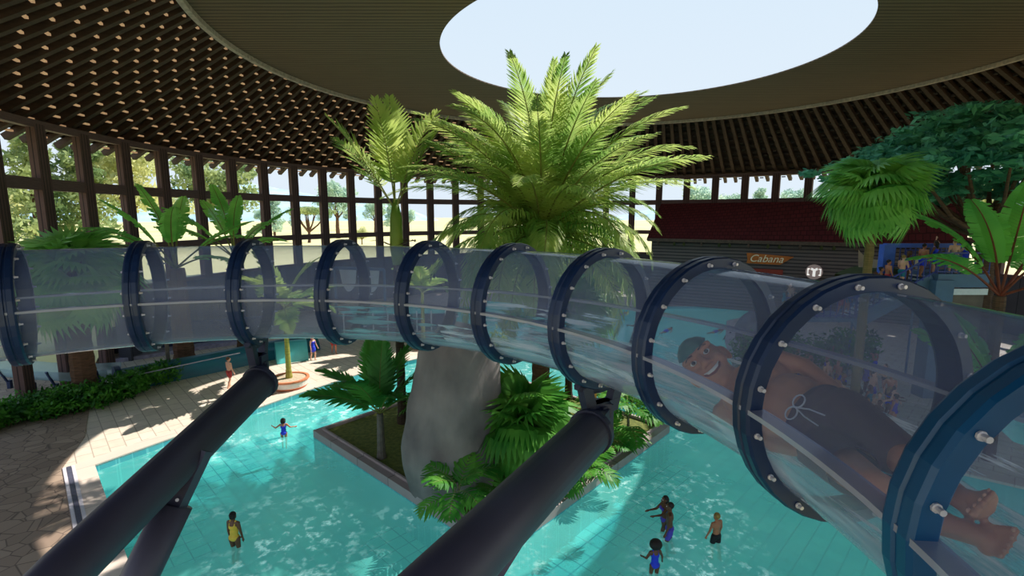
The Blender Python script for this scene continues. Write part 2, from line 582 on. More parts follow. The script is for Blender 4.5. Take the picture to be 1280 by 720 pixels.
def stream_mat(name, gap, col, col2):
    """running water streaked along the slide (uv.x runs along the slide)"""
    m, nt, out = newmat(name)
    uv = N(nt, 'TexCoord')
    mp = N(nt, 'Mapping')
    mp.inputs['Scale'].default_value = (1.6, 26, 1)
    nt.links.new(uv.outputs['UV'], mp.inputs[0])
    nz = N(nt, 'TexNoise', Scale=1.0, Detail=6.0, Roughness=.65)
    nt.links.new(mp.outputs[0], nz.inputs['Vector'])
    m2 = N(nt, 'Mapping')
    m2.inputs['Scale'].default_value = (1.3, 3, 1)
    nt.links.new(uv.outputs['UV'], m2.inputs[0])
    n2 = N(nt, 'TexNoise', Scale=1.0, Detail=3.0)
    nt.links.new(m2.outputs[0], n2.inputs['Vector'])
    ad = N(nt, 'Math', operation='ADD')
    nt.links.new(nz.outputs['Fac'], ad.inputs[0])
    nt.links.new(n2.outputs['Fac'], ad.inputs[1])
    mr = N(nt, 'MapRange')
    mr.inputs['From Min'].default_value = gap
    mr.inputs['From Max'].default_value = gap + .10
    mr.inputs['To Max'].default_value = .82
    nt.links.new(ad.outputs[0], mr.inputs['Value'])
    rp = N(nt, 'ValToRGB')
    rp.color_ramp.elements[0].position = .42
    rp.color_ramp.elements[1].position = .62
    rp.color_ramp.elements[0].color = rgb(col)
    rp.color_ramp.elements[1].color = rgb(col2)
    nt.links.new(nz.outputs['Fac'], rp.inputs[0])
    b = N(nt, 'BsdfPrincipled', Roughness=.15)
    nt.links.new(rp.outputs[0], b.inputs['Base Color'])
    nt.links.new(rp.outputs[0], b.inputs['Emission Color'])
    b.inputs['Emission Strength'].default_value = .10
    bp = N(nt, 'Bump', Strength=.3, Distance=.02)
    nt.links.new(nz.outputs['Fac'], bp.inputs['Height'])
    nt.links.new(bp.outputs[0], b.inputs['Normal'])
    tr = N(nt, 'BsdfTransparent', Color=(.93, .97, .98, 1))
    mx = N(nt, 'MixShader')
    nt.links.new(mr.outputs[0], mx.inputs[0])
    nt.links.new(tr.outputs[0], mx.inputs[1])
    nt.links.new(b.outputs[0], mx.inputs[2])
    nt.links.new(mx.outputs[0], out.inputs[0])
    return m


def panel_mat():
    """weathered boards running round the roof ring"""
    m, nt, out = newmat('ceiling_boards')
    tc = N(nt, 'TexCoord')
    sx = N(nt, 'SeparateXYZ')
    nt.links.new(tc.outputs['Object'], sx.inputs[0])
    wv = N(nt, 'TexWave', Scale=.75, Distortion=.6, bands_direction='Y')
    wv.inputs['Detail'].default_value = 2
    nt.links.new(tc.outputs['Object'], wv.inputs['Vector'])
    nz = N(nt, 'TexNoise', Scale=1.0, Detail=5.0)
    mp = N(nt, 'Mapping')
    mp.inputs['Scale'].default_value = (.5, 9, 1)
    nt.links.new(tc.outputs['Object'], mp.inputs[0])
    nt.links.new(mp.outputs[0], nz.inputs['Vector'])
    ad = N(nt, 'Math', operation='ADD')
    nt.links.new(wv.outputs['Fac'], ad.inputs[0])
    nt.links.new(nz.outputs['Fac'], ad.inputs[1])
    rp = N(nt, 'ValToRGB')
    rp.color_ramp.elements[0].position = .35
    rp.color_ramp.elements[1].position = 1.0
    rp.color_ramp.elements[0].color = rgb(s2l(84, 66, 54))
    rp.color_ramp.elements[1].color = rgb(s2l(124, 102, 84))
    hf = N(nt, 'Math', operation='MULTIPLY')
    hf.inputs[1].default_value = .65
    nt.links.new(ad.outputs[0], hf.inputs[0])
    nt.links.new(hf.outputs[0], rp.inputs[0])
    b = N(nt, 'BsdfPrincipled', Roughness=.85)
    nt.links.new(rp.outputs[0], b.inputs['Base Color'])
    nt.links.new(b.outputs[0], out.inputs[0])
    return m


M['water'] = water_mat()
M['floor'] = floor_mat()
M['caustic_light'] = caustic_mat()
M['panel'] = panel_mat()
M['stream'] = stream_mat('slide_water_white', .97, s2l(92, 180, 184), s2l(226, 238, 242))
M['stream2'] = stream_mat('slide_water_teal', 1.02, s2l(72, 190, 192), s2l(140, 220, 220))

# ------------------------------------------------------------------ world, sun, camera
w = bpy.data.worlds.new('sky')
scene.world = w
w.use_nodes = True
nt = w.node_tree
nt.nodes.clear()
wo = nt.nodes.new('ShaderNodeOutputWorld')
bg = nt.nodes.new('ShaderNodeBackground')
tc = nt.nodes.new('ShaderNodeTexCoord')
sx = nt.nodes.new('ShaderNodeSeparateXYZ')
rp = nt.nodes.new('ShaderNodeValToRGB')
nt.links.new(tc.outputs['Generated'], sx.inputs[0])
nt.links.new(sx.outputs['Z'], rp.inputs[0])
e = rp.color_ramp.elements
e[0].position = 0.0
e[0].color = rgb(s2l(226, 240, 252))
e[1].position = 1.0
e[1].color = rgb(s2l(120, 176, 240))
k = e.new(.12)
k.color = rgb(s2l(228, 241, 253))
k = e.new(.5)
k.color = rgb(s2l(214, 234, 251))
nt.links.new(rp.outputs[0], bg.inputs[0])
bg.inputs[1].default_value = 1.0
nt.links.new(bg.outputs[0], wo.inputs[0])

SUN = Vector((14.4, 10.6, 20.3)).normalized()
sl = bpy.data.lights.new('sun', 'SUN')
sl.energy = 6.5
sl.color = (1, .95, .86)
sl.angle = R_(.5)
so = bpy.data.objects.new('sun', sl)
COL.objects.link(so)
so.rotation_euler = SUN.to_track_quat('Z', 'Y').to_euler()
so.location = (40, 40, 60)

cd = bpy.data.cameras.new('camera')
cd.sensor_width = 36
cd.lens = F / 1280 * 36
cd.clip_end = 3000
cd.clip_start = .05
cam = bpy.data.objects.new('camera', cd)
COL.objects.link(cam)
cam.location = (0, 0, H)
cam.rotation_euler = (PI / 2 - PITCH, 0, 0)
scene.camera = cam
scene.view_settings.view_transform = 'Standard'
scene.view_settings.look = 'None'
scene.cycles.transparent_max_bounces = 24
scene.cycles.max_bounces = 6
scene.cycles.sample_clamp_indirect = 6
scene.cycles.caustics_reflective = False
scene.cycles.caustics_refractive = False

# ------------------------------------------------------------------ roof and round wall
RC = Vector((8.0, 33.8, 0))
RW = 34.0
HE = H + 4.85
HP = H + 10.3


def pol(r, a, z=0.0):
    return Vector((RC.x + r * math.cos(a), RC.y + r * math.sin(a), z))


def ring_seg(mb, r0, z0, r1, z1, a0, a1, n):
    o = len(mb.v)
    for i in range(n + 1):
        a = a0 + (a1 - a0) * i / n
        mb.v.append(tuple(pol(r0, a, z0)))
        mb.v.append(tuple(pol(r1, a, z1)))
    for i in range(n):
        mb.f.append((o + 2 * i, o + 2 * i + 1, o + 2 * i + 3, o + 2 * i + 2))
        mb.m.append(0)
    return mb


def ring_bar(mb, r, z, w, h, a0, a1, n):
    o = len(mb.v)
    for i in range(n + 1):
        a = a0 + (a1 - a0) * i / n
        for dr, dz in ((-w / 2, -h / 2), (w / 2, -h / 2), (w / 2, h / 2), (-w / 2, h / 2)):
            mb.v.append(tuple(pol(r + dr, a, z + dz)))
    for i in range(n):
        for k in range(4):
            l = (k + 1) % 4
            mb.f.append((o + 4 * i + k, o + 4 * i + l, o + 4 * (i + 1) + l, o + 4 * (i + 1) + k))
            mb.m.append(0)
    mb.f.append((o, o + 3, o + 2, o + 1))
    q = o + 4 * n
    mb.f.append((q, q + 1, q + 2, q + 3))
    mb.m += [0, 0]
    return mb


# flat boarded ring around the open sky hole (slab with thickness)
mb = MB()
n = 160
prof = [(12.5, HP), (25.2, HP), (25.2, HP + .95), (25.0, HP + .95), (24.9, HP + .15), (12.5, HP + .08)]
o = len(mb.v)
for i in range(n):
    a = 2 * PI * i / n
    for r, z in prof:
        p = pol(r, a, z)
        mb.v.append((p.x - RC.x, p.y - RC.y, z))
for i in range(n):
    j = (i + 1) % n
    for k in range(6):
        l = (k + 1) % 6
        mb.f.append((i * 6 + k, j * 6 + k, j * 6 + l, i * 6 + l))
        mb.m.append(0)
ceil = struct(mb.build('ceiling', M['panel'], loc=(RC.x, RC.y, 0)))
ob = ring_bar(MB(), 25.2, HP - .1, .3, .34, 0, 2 * PI, 160).build('trim_1', pmat('ring_edge', s2l(190, 172, 164), .8))
struct(ob)

# outer sloping roof, its boarding carried on unseen behind the view
A0, A1 = R_(-34), R_(226)
RO = 35.6


def roofz(r):
    return (HP + .25) + (HE + .30 - (HP + .25)) * (r - 25) / (RW - 25)


om = ring_seg(MB(), 25, roofz(25) + .55, RO, roofz(RO) + .55, A0, A1, 130)
ring_seg(om, 25, roofz(25) + .55, RO, roofz(RO) + .55, A1, 2 * PI + A0, 60)
ring_seg(om, RO, roofz(RO) + .55, RO + 5, roofz(RO) + .4, A1, 2 * PI + A0, 60)  # unseen rear overhang, added to keep sky light out
outer = struct(om.build('ceiling_outer', M['wood_deck']))
NR = 186
rm = MB()
sl_ = (roofz(RO) - roofz(25)) / (RO - 25)
for (w_, h_, dz) in ((.34, .34, .12),):
    a_, b_ = Vector((25.1, 0, roofz(25.1) + dz)), Vector((RO + .25, 0, roofz(RO + .25) + dz))
    rm.bar(a_, b_, w_, h_)
rafter_me = rm.mesh('rafter', M['wood_dark'])
angs = [2 * PI * i / NR for i in range(NR)]
angs = [a for a in angs if (a % (2 * PI)) < A1 or (a % (2 * PI)) > 2 * PI + A0]


def vis(a):
    p = pol(30, a)
    if p.y < 3:
        return -1
    s = abs(p.x / p.y)
    if s > 1.15:
        return -1
    if -.10 < p.x / p.y < .30:
        return .05
    return 1 / p.length


angs.sort(key=vis, reverse=True)
for i, a in enumerate(angs[:100]):
    obj('rafter', rafter_me, outer, (RC.x, RC.y, 0), (0, 0, a))
st = MB()
for a in angs[100:]:
    ca, sa = math.cos(a), math.sin(a)
    vs = [(RC.x + v.co.x * ca - v.co.y * sa, RC.y + v.co.x * sa + v.co.y * ca, v.co.z) for v in rafter_me.vertices]
    st.add(vs, [tuple(p.vertices) for p in rafter_me.polygons])
o = st.build('rafter', M['wood_dark'], outer)
o['kind'] = 'stuff'
# concentric purlins above the rafters
for i in range(12):
    r = 25.9 + i * .86
    ring_bar(MB(), r, roofz(r) + .40, .12, .2, A0, A1, 130).build('purlin', M['wood_deck'], outer)
# short peg ends between the rafters, staggered bay by bay
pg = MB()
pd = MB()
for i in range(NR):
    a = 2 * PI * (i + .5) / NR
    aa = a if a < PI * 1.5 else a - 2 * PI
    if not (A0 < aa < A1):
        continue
    left = aa > R_(92)  # left pegs take the glowing sunlit copy, right ones the dark copy
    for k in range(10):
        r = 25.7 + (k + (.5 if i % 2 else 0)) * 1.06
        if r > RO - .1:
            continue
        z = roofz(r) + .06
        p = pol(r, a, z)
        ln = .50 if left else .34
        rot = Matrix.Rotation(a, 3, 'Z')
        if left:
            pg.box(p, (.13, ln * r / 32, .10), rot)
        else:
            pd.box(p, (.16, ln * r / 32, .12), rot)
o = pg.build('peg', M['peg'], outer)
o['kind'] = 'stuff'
o['label'] = 'wooden peg ends between the rafters, sunlight put in as a pale glow'
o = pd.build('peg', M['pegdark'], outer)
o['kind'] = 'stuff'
o['label'] = 'wooden peg ends between the rafters, coloured dark as unlit'

ZR = [H - 5.1, H - 2.2, H + 1.65, HE - .05]      # plinth top, low rail, middle rail, eave beam
post_me = MB().box((0, 0, (ZR[3] + ZR[0]) / 2), (.42, .80, ZR[3] - ZR[0])).mesh('post', M['post'])
pangs = [R_(173.5 - 5.7 * k) for k in range(-9, 36)]


def wall(name, a0, a1):
    ap = min(a1, R_(182))
    mb = ring_bar(MB(), RW + .1, ZR[0] / 2 - .2, .8, ZR[0] + .4, a0, ap, 80)
    root = struct(mb.build(name, M['plinth']))
    for z, h in ((ZR[0] + .05, .4), (ZR[1], .50), (ZR[2], .62), (ZR[3], .40)):
        ring_bar(MB(), RW, z, .40, h, a0, a1, 80).build('rail', M['rail'], root)
    for a in pangs:
        if a0 <= a <= a1:
            obj('post', post_me if a < R_(183) else long_post_me, root, pol(RW, a, 0), (0, 0, a))
    return root


long_post_me = MB().box((0, 0, ZR[3] / 2), (.42, .80, ZR[3])).mesh('post', M['post'])


wall('wall_left', R_(100), R_(222))
wall('wall_right', R_(-26), R_(100))

# ------------------------------------------------------------------ outside
mb = MB()
n = 120
o0 = 0
for i, (r, z) in enumerate(((34.7, 4.4), (60, 4.6), (160, 3.5), (2000, 0))):
    # the ground drops to deck level on the open left side
    for k in range(n):
        a = 2 * PI * k / n
        low = max(0, min(1, (a - R_(180)) / R_(5))) * max(0, min(1, (R_(300) - a) / R_(5)))
        q = (34.7, 52, 160, 2000)[i] if low > .5 else r
        zz = (.1, .3, 3.5, 0)[i] * low + z * (1 - low)
        mb.v.append(tuple(pol(q, a, zz)))
for i in range(3):
    for k in range(n):
        l = (k + 1) % n
        mb.f.append((i * n + k, (i + 1) * n + k, (i + 1) * n + l, i * n + l))
        mb.m.append(0)
struct(mb.build('meadow', M['field']))


def hill(name, azs, dist, seed):
    mb = MB()
    n = 60
    for i in range(n + 1):
        t = i / n
        az = R_(azs[0] + (azs[1] - azs[0]) * t)
        hh = azs[2] * (math.sin(PI * t) ** .8) * (.8 + .25 * noise.noise(Vector((t * 5 + seed, 0, 0)))) + 2 * noise.noise(Vector((t * 40, seed, 0)))
        for d, q in ((0, 0), (40, .55), (90, 1), (200, .3)):
            mb.v.append((math.sin(az) * (dist + d), math.cos(az) * (dist + d), max(-3, hh * q)))
    for i in range(n):
        for k in range(3):
            a = i * 4 + k
            mb.f.append((a, a + 4, a + 5, a + 1))
            mb.m.append(0)
    return struct(mb.build(name, M['hill'], smooth=True))


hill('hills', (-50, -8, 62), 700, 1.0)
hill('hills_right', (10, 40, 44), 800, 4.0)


# ------------------------------------------------------------------ plants
def frond(L, n, ll, droop, seed, lw=.05, sweep=.75, hang=.35, petiole=.12, profile=.5, up=.0, flat=0.0, tip=.35):
    """pinnate leaf growing along +X: a rachis that arches down and two rows of leaflets"""
    rnd = random.Random(seed)
    mb = MB()
    P = []
    x = z = 0.0
    S = 26
    tw = rnd.uniform(-.15, .15)
    y = 0
    for i in range(S + 1):
        t = i / S
        ang = up - droop * t ** 1.4
        P.append((Vector((x, y, z)), Vector((math.cos(ang), 0, math.sin(ang)))))
        x += math.cos(ang) * L / S
        z += math.sin(ang) * L / S
        y += tw * t * L / S * .4
    mb.tube([p for p, d in P[::2]], [max(.006, .014 * L * (1 - .85 * i / 13) * .6) for i in range(14)], 5, mi=1)
    for i in range(n):
        t = petiole + (1 - petiole) * (i + .5) / n
        k = min(S - 1, int(t * S))
        fr = t * S - k
        p = P[k][0].lerp(P[k + 1][0], fr)
        d = P[k][1]
        nrm = Vector((-d.z, 0, d.x))
        u = (t - petiole) / (1 - petiole)
        l = ll * (math.sin(PI * (.12 + .80 * u ** .85)) ** profile) * (tip + (1 - tip) * (1 - u ** 3))
        for sd in (-1, 1):
            sw = sweep * (.55 + .75 * u) + rnd.uniform(-.06, .06)
            lat = Vector((0, sd, 0))
            v = (d * math.sin(sw) + lat * math.cos(sw) + nrm * (.25 - hang * .5 + rnd.uniform(-.16, .16))).normalized()
            m_ = p + v * l * .5
            e_ = m_ + (v - Vector((0, 0, hang * 1.3))).normalized() * l * .5
            wv = d.cross(v).cross(v).normalized() * lw * .5
            if wv.dot(d) < 0:
                wv = -wv
            mb.add([p - wv * .5, p + wv * .5, m_ + wv, m_ - wv, e_ + wv * .15, e_ - wv * .15], [(0, 1, 2, 3), (3, 2, 4, 5)], 0)
    return mb


def crown(root, meshes, count, base, elev0, elev1, seed, name='frond', smin=.9, smax=1.1, az0=0, parent_scale=1.0, power=1.0):
    rnd = random.Random(seed)
    for i in range(count):
        t = (i + .5) / count
        el = elev0 + (elev1 - elev0) * t ** power
        az = az0 + i * 2.39996 + rnd.uniform(-.2, .2)
        s = rnd.uniform(smin, smax)
        o = obj(name, rnd.choice(meshes), root, Vector(base) + Vector((math.cos(az), math.sin(az), 0)) * .08)
        o.rotation_euler = (rnd.uniform(-.25, .25), -el, az)
        o.scale = (s, s, s)


def trunk_mb(h, r0, r1, lean=(0, 0), seed=0, n=10, rings=0):
    mb = MB()
    K = 12 if not rings else rings
    pts, rs = [], []
    for i in range(K + 1):
        t = i / K
        pts.append((lean[0] * t * t, lean[1] * t * t, h * t))
        r = r0 + (r1 - r0) * t + (.25 * r0 * max(0, 1 - t * 8))
        if i % 2:
            r *= 1.07
        rs.append(r)
    return mb.tube(pts, rs, n)


# --- the great feather palm in the light
pf = [frond(8.6, 96, 1.5, d, 10 + i, .072, .80, .42, .08).mesh('frond', [M['palmleaf'], M['midrib']]) for i, d in enumerate((.75, .95, 1.15))]
pf2 = [frond(7.2, 84, 1.45, d, 20 + i, .072, .80, .70, .08).mesh('frond', [M['palmleaf'], M['midrib']]) for i, d in enumerate((1.5, 1.8, 2.1))]
big = thing('feather_palm', 'huge bright green feather palm rising from the planted island in the sunlight', 'palm tree', (1.4, 23.5, .3))
trunk_mb(8.6, .45, .36, seed=1, rings=26).build('trunk', M['trunk'], big)
crown(big, pf, 56, (0, 0, 8.9), R_(89), R_(34), 3, smin=.84, smax=.98)
crown(big, pf2, 43, (0, 0, 8.7), R_(52), R_(-14), 4, smin=.84, smax=.98)

# --- slim young palm left of it
sf = [frond(4.7, 26, 1.25, d, 30 + i, .13, .70, .10, .26, .5).mesh('frond', [M['palmleaf_y'], M['midrib']]) for i, d in enumerate((.30, .45))]
slim = thing('feather_palm', 'slim young palm with a few upright fronds left of the huge palm', 'palm tree', (-5.15, 22.3, .3))
trunk_mb(7.6, .20, .17, seed=2, rings=22).build('trunk', M['trunk_dark'], slim)
MB().tube([(0, 0, 7.5), (0, 0, 8.3), (.02, 0, 9.6), (0, .02, 10.4)], [.19, .30, .26, .10], 10).build('crownshaft', M['palmleaf_y'], slim, True)
for az, el, dr in ((200, 62, 0), (262, 77, 0), (330, 68, 1), (20, 66, 0), (110, 74, 1), (160, 55, 1), (285, 84, 0)):
    o = obj('frond', sf[dr], slim, (0, 0, 9.9))
    o.rotation_euler = (random.uniform(-.3, .3), -R_(el), R_(az))
for az in (200, 330, 80):
    o = obj('dry_sheath', frond(1.2, 6, .25, .9, az, .4).mesh('dry_sheath', [M['trunk'], M['trunk']]), slim, (0, 0, 8.2), (0, -R_(40), R_(az)))

# --- small palm standing near the island kerb
of = [frond(3.1, 34, .85, d, 40 + i, .15, .8, .18, .16, .55).mesh('frond', [M['palmleaf_d'], M['midrib']]) for i, d in enumerate((.45, .8))]
smallp = thing('feather_palm', 'small dark green palm with a short pale stem at the left end of the island', 'palm tree', (-5.25, 18.9, .3))
trunk_mb(1.9, .17, .12, seed=3).build('trunk', M['trunk_grey'], smallp)
for az, el, dr in ((176, 52, 1), (205, 38, 1), (120, 72, 0), (55, 66, 0), (20, 50, 0), (300, 48, 1), (250, 60, 1), (340, 40, 1), (95, 84, 0), (150, 30, 1)):
    o = obj('frond', of[dr], smallp, (0, 0, 1.9))
    o.rotation_euler = (random.uniform(-.3, .3), -R_(el), R_(az))

# --- potted palms on the deck
ppf = [frond(3.6, 26, .95, d, 50 + i, .24, .8, .2, .15, .6).mesh('frond', [M['palmleaf_y'], M['midrib']]) for i, d in enumerate((.7, 1.1))]


def pot_palm(x, y, h, label_pot, label_palm, s=1.0, full=True):
    pot = thing('planter_pot', label_pot, 'plant pot', (x, y, .25))
    MB().lathe([(.0, 0), (.82, 0), (.95, .10), (1.0, .18)], 30).build('base_rim', M['terra'], pot)
    MB().lathe([(1.0, .18), (1.04, .45), (1.02, .48)], 30).build('bowl', M['potwhite'], pot)
    MB().lathe([(1.02, .46), (1.08, .50), (1.08, .58), (.93, .58), (.9, .5)], 30).build('top_rim', M['terra'], pot)
    MB().lathe([(.92, .53), (0, .56)], 30).build('gravel', M['soil'], pot)
    pot.scale = (s, s, s)
    p = thing('feather_palm', label_palm, 'palm tree', (x, y, .25 + .55 * s))
    trunk_mb(h, .15, .10, seed=4, rings=30).build('trunk', M['trunk_yel'], p)
    for k in range(11 if full else 8):
        el = (70, 30, 55, 12, 80, 40, 22, 60, 35, 50, 5)[k]
        o = obj('frond', ppf[k % 2], p, (0, 0, h))
        o.rotation_euler = (random.uniform(-.3, .3), -R_(el), k * 2.4)
    return p


pot_palm(-12.75, 27.5, 4.0, 'round white pot with terracotta rims on the sunny deck', 'young palm with a ringed yellow trunk in the nearer white pot')
pot_palm(-6.6, 36.2, 3.6, 'round white and terracotta pot half hidden behind the grey rock', 'young palm in the farther pot behind the grey rock', .95, False)


# --- fan palms
def fan_leaf(rad, n, seed, droop=.5, span=300, fold=.15, pet=1.0, w=1.0):
    rnd = random.Random(seed)
    mb = MB()
    hub = Vector((pet, 0, 0))
    mb.tube([(0, 0, 0), (pet * .5, 0, .03), (pet, 0, 0)], [.03, .024, .02], 5, mi=1)
    for i in range(n):
        a = R_(-span / 2 + span * i / (n - 1))
        l = rad * (.72 + .28 * math.cos(a * .5)) * rnd.uniform(.9, 1.05)
        d = Vector((math.cos(a), math.sin(a), 0))
        sd = Vector((-math.sin(a), math.cos(a), 0))
        ww = w * rad * R_(span) / n * .42
        zf = fold * (1 if i % 2 else -1) * ww
        m_ = hub + d * l * .55 + Vector((0, 0, -droop * .12 * l))
        e_ = hub + d * l * (.98 - droop * .15) + Vector((0, 0, -droop * l * .62))
        q = hub + d * l * .25
        mb.add([hub, q + sd * ww * .5, m_ + sd * ww + Vector((0, 0, zf)), m_ - sd * ww - Vector((0, 0, zf)), q - sd * ww * .5, e_], [(0, 4, 1), (4, 3, 2, 1), (3, 5, 2)], 0)
    return mb


fl = [fan_leaf(1.75, 30, 60 + i, d, 280, pet=1.0).mesh('fan_leaf', [M['fanleaf'], M['midrib']]) for i, d in enumerate((.55, .9, 1.2))]


def fan_palm(label, loc, h, count, el0, el1, leaves, tr=(.22, .17), s=1.0, bark='trunk', seed=1, az0=0):
    p = thing('fan_palm', label, 'palm tree', loc)
    trunk_mb(h, tr[0], tr[1], seed=seed, rings=20).build('trunk', M[bark], p)
    crown(p, leaves, count, (0, 0, h), el0, el1, seed, 'fan_leaf', .85 * s, 1.1 * s, az0)
    return p


fan_palm('tall fan palm with a round shaggy crown in front of the red roof', (15.9, 22.2, .25), 10.75, 62, R_(70), R_(-62), fl, (.2, .17), .9, 'trunk_tan', 11)
fd = [fan_leaf(1.5, 26, 70 + i, d, 290, pet=.8).mesh('fan_leaf', [M['philo'], M['midrib']]) for i, d in enumerate((.4, .8, 1.1))]
fan_palm('low bushy fan palm growing against the grey rock on the island', (.45, 16.6, .3), 2.5, 34, R_(80), R_(-45), fd, (.2, .16), .95, 'trunk_dark', 12)
fan_palm('dark fan palm behind the tube in the middle of the island', (3.0, 25.4, .3), 4.6, 26, R_(80), R_(-30), fd, (.2, .16), 1.25, 'trunk_dark', 13)
fan_palm('drooping fan palm with a thick trunk at the far left behind the tube', (-22.6, 25.4, .25), 6.5, 52, R_(84), R_(-62), fl, (.55, .45), 1.2, 'trunk', 14)


# --- banana-like plants with paddle leaves
def paddle(L, W, seed, droop=.7, pet=.35, cuts=16, mat_rib=1, shred=.12):
    rnd = random.Random(seed)
    mb = MB()
    S = 30
    P = []
    x = z = 0
    for i in range(S + 1):
        t = i / S
        an = -droop * max(0, t - .15) ** 1.3
        P.append((Vector((x, 0, z)), Vector((math.cos(an), 0, math.sin(an)))))
        x += math.cos(an) * L / S
        z += math.sin(an) * L / S
    mb.tube([p for p, d in P[::3]], [.035 * (1 - .8 * i / 10) * L / 3 for i in range(11)], 6, mi=1)

    def at(t):
        k = min(S - 1, int(t * S))
        return P[k][0].lerp(P[k + 1][0], t * S - k), P[k][1]
    for i in range(cuts):
        t0 = pet + (1 - pet) * i / cuts
        t1 = pet + (1 - pet) * (i + .97) / cuts
        for sd in (-1, 1):
            dz = rnd.uniform(-shred, shred * .3)
            vs = []
            for t in (t0, t1):
                p, d = at(t)
                u = (t - pet) / (1 - pet)
                wd = W * .5 * (math.sin(PI * (.06 + .92 * u ** .8)) ** .55)
                nr = Vector((-d.z, 0, d.x))
                lat = Vector((0, sd, 0))
                sw = d * (.22 + .25 * u)
                vs += [p, p + (lat * .55 + sw * .5 + nr * .20) * wd, p + (lat * 1.0 + sw + nr * (.12 + dz)) * wd]
            mb.add(vs, [(0, 1, 4, 3), (1, 2, 5, 4)], 0)
    return mb


bl = [paddle(3.4, .72, 80 + i, d, cuts=22, shred=.3).mesh('leaf', [M['banana'], M['midrib']]) for i, d in enumerate((.6, 1.0, 1.4))]
blr = [paddle(3.6, .95, 90 + i, d, .3, cuts=26, shred=.3).mesh('leaf', [M['banana'], M['midrib_red']]) for i, d in enumerate((.5, .9, 1.2))]


def banana(label, loc, h, specs, leaves, bark='trunk', tr=(.25, .2), s=1.0):
    p = thing('banana_plant', label, 'banana plant', loc)
    if h > .3:
        trunk_mb(h, tr[0], tr[1], rings=16).build('trunk', M[bark], p)
    for i, (az, el, k) in enumerate(specs):
        o = obj('leaf', leaves[k], p, (0, 0, h))
        o.rotation_euler = (random.uniform(-.5, .5), -R_(el), R_(az))
        o.scale = (s,) * 3
    return p


banana('banana plant with a thick brown trunk, second plant from the left above the tube', (-21.4, 31.6, .25), 6.4,
       ((180, 38, 1), (110, 66, 0), (262, 78, 0), (200, 60, 0), (15, 42, 0), (340, 20, 1), (300, 60, 1), (240, 45, 1), (70, 35, 1)), bl, 'trunk', (.6, .5), 1.65)
banana('banana plant with upright leaves, third plant from the left above the tube', (-19.2, 34.5, .25), 6.8,
       ((150, 60, 0), (265, 80, 0), (190, 40, 1), (10, 50, 0), (340, 30, 1), (300, 62, 0), (230, 50, 0), (80, 45, 1)), bl, 'trunk', (.3, .24), 1.55)
banana('large banana plant with red ribs at the right edge', (21.7, 21.9, .25), 6.2,
       ((182, 38, 2), (168, 58, 1), (200, 70, 1), (250, 78, 0), (270, 52, 1), (300, 30, 2), (330, 66, 0), (20, 45, 1), (80, 70, 1), (120, 60, 1)), blr, 'trunk', (.28, .22), 1.45)
banana('leafy banana plant low in the right corner beside the tube', (19.2, 18.9, .25), 2.6,
       ((200, 40, 1), (170, 62, 0), (250, 60, 1), (290, 40, 1), (330, 68, 0), (20, 55, 0), (90, 60, 0), (130, 50, 1)), blr, 'trunk', (.2, .16), 1.05)

# --- split-leaf plants around the rock
ph = [frond(1.35, 9, .66, d, 100 + i, .105, .7, .45, .32, .6).mesh('leaf', [M['philo'], M['midrib']]) for i, d in enumerate((.9, 1.4))]


def philo(label, loc, count, s=1.0, seed=0, stem=.5):
    p = thing('split_leaf_plant', label, 'plant', loc)
    rnd = random.Random(seed)
    MB().tube([(0, 0, 0), (.05, 0, stem * .5), (0, .03, stem)], [.07, .06, .05], 7).build('stem', M['trunk_grey'], p)
    for i in range(count):
        o = obj('leaf', ph[i % 2], p, (0, 0, stem * rnd.uniform(.5, 1)))
        el = R_(72 - 66 * i / count)
        o.rotation_euler = (rnd.uniform(-.3, .3), -el, i * 2.4 + seed)
        o.scale = (s * rnd.uniform(.85, 1.15),) * 3
    return p


def isl(px, py, z=.35):
    g = gp(px, py, z)
    return (g.x, g.y, z)


philo('split-leaf plant spreading its leaves over the foot of the grey rock', (-1.75, 14.75, .3), 13, 1.05, 1, 1.3)
philo('split-leaf plant right of the rock foot, behind the nearer support pipe', (-.3, 15.2, .3), 12, .9, 2, .5)
philo('split-leaf plant right of the nearer support pipe by the right kerb', (2.5, 17.0, .3), 14, 1.0, 3, .6)
philo('broad split-leaf plant under the tube near the right corner of the island', (5.0, 20.6, .3), 18, 1.5, 4, 1.5)
philo('split-leaf plant beside the orange stalk on the island', (3.9, 19.2, .3), 12, .95, 5, .6)
philo('tiny sprout at the right kerb of the island below the support pipe', (.65, 14.9, .3), 6, .32, 6, .2)
philo('low split-leaf plant behind the dark palm trunk left of the rock', (-4.3, 22.6, .3), 10, .9, 7, 1.0)
st_ = thing('cut_stalk', 'thick orange stalk standing under the tube behind the bracket', 'plant', (3.1, 18.6, .3))
MB().tube([(0, 0, 0), (.02, 0, 1.6), (0, .02, 3.2)], [.22, .2, .19], 12).build('stalk', M['trunk_orange'], st_)
for az in (30, 150, 270, 90, 210):
    obj('leaf', ph[0], st_, (0, 0, 3.15), (0, -R_(50), R_(az)))


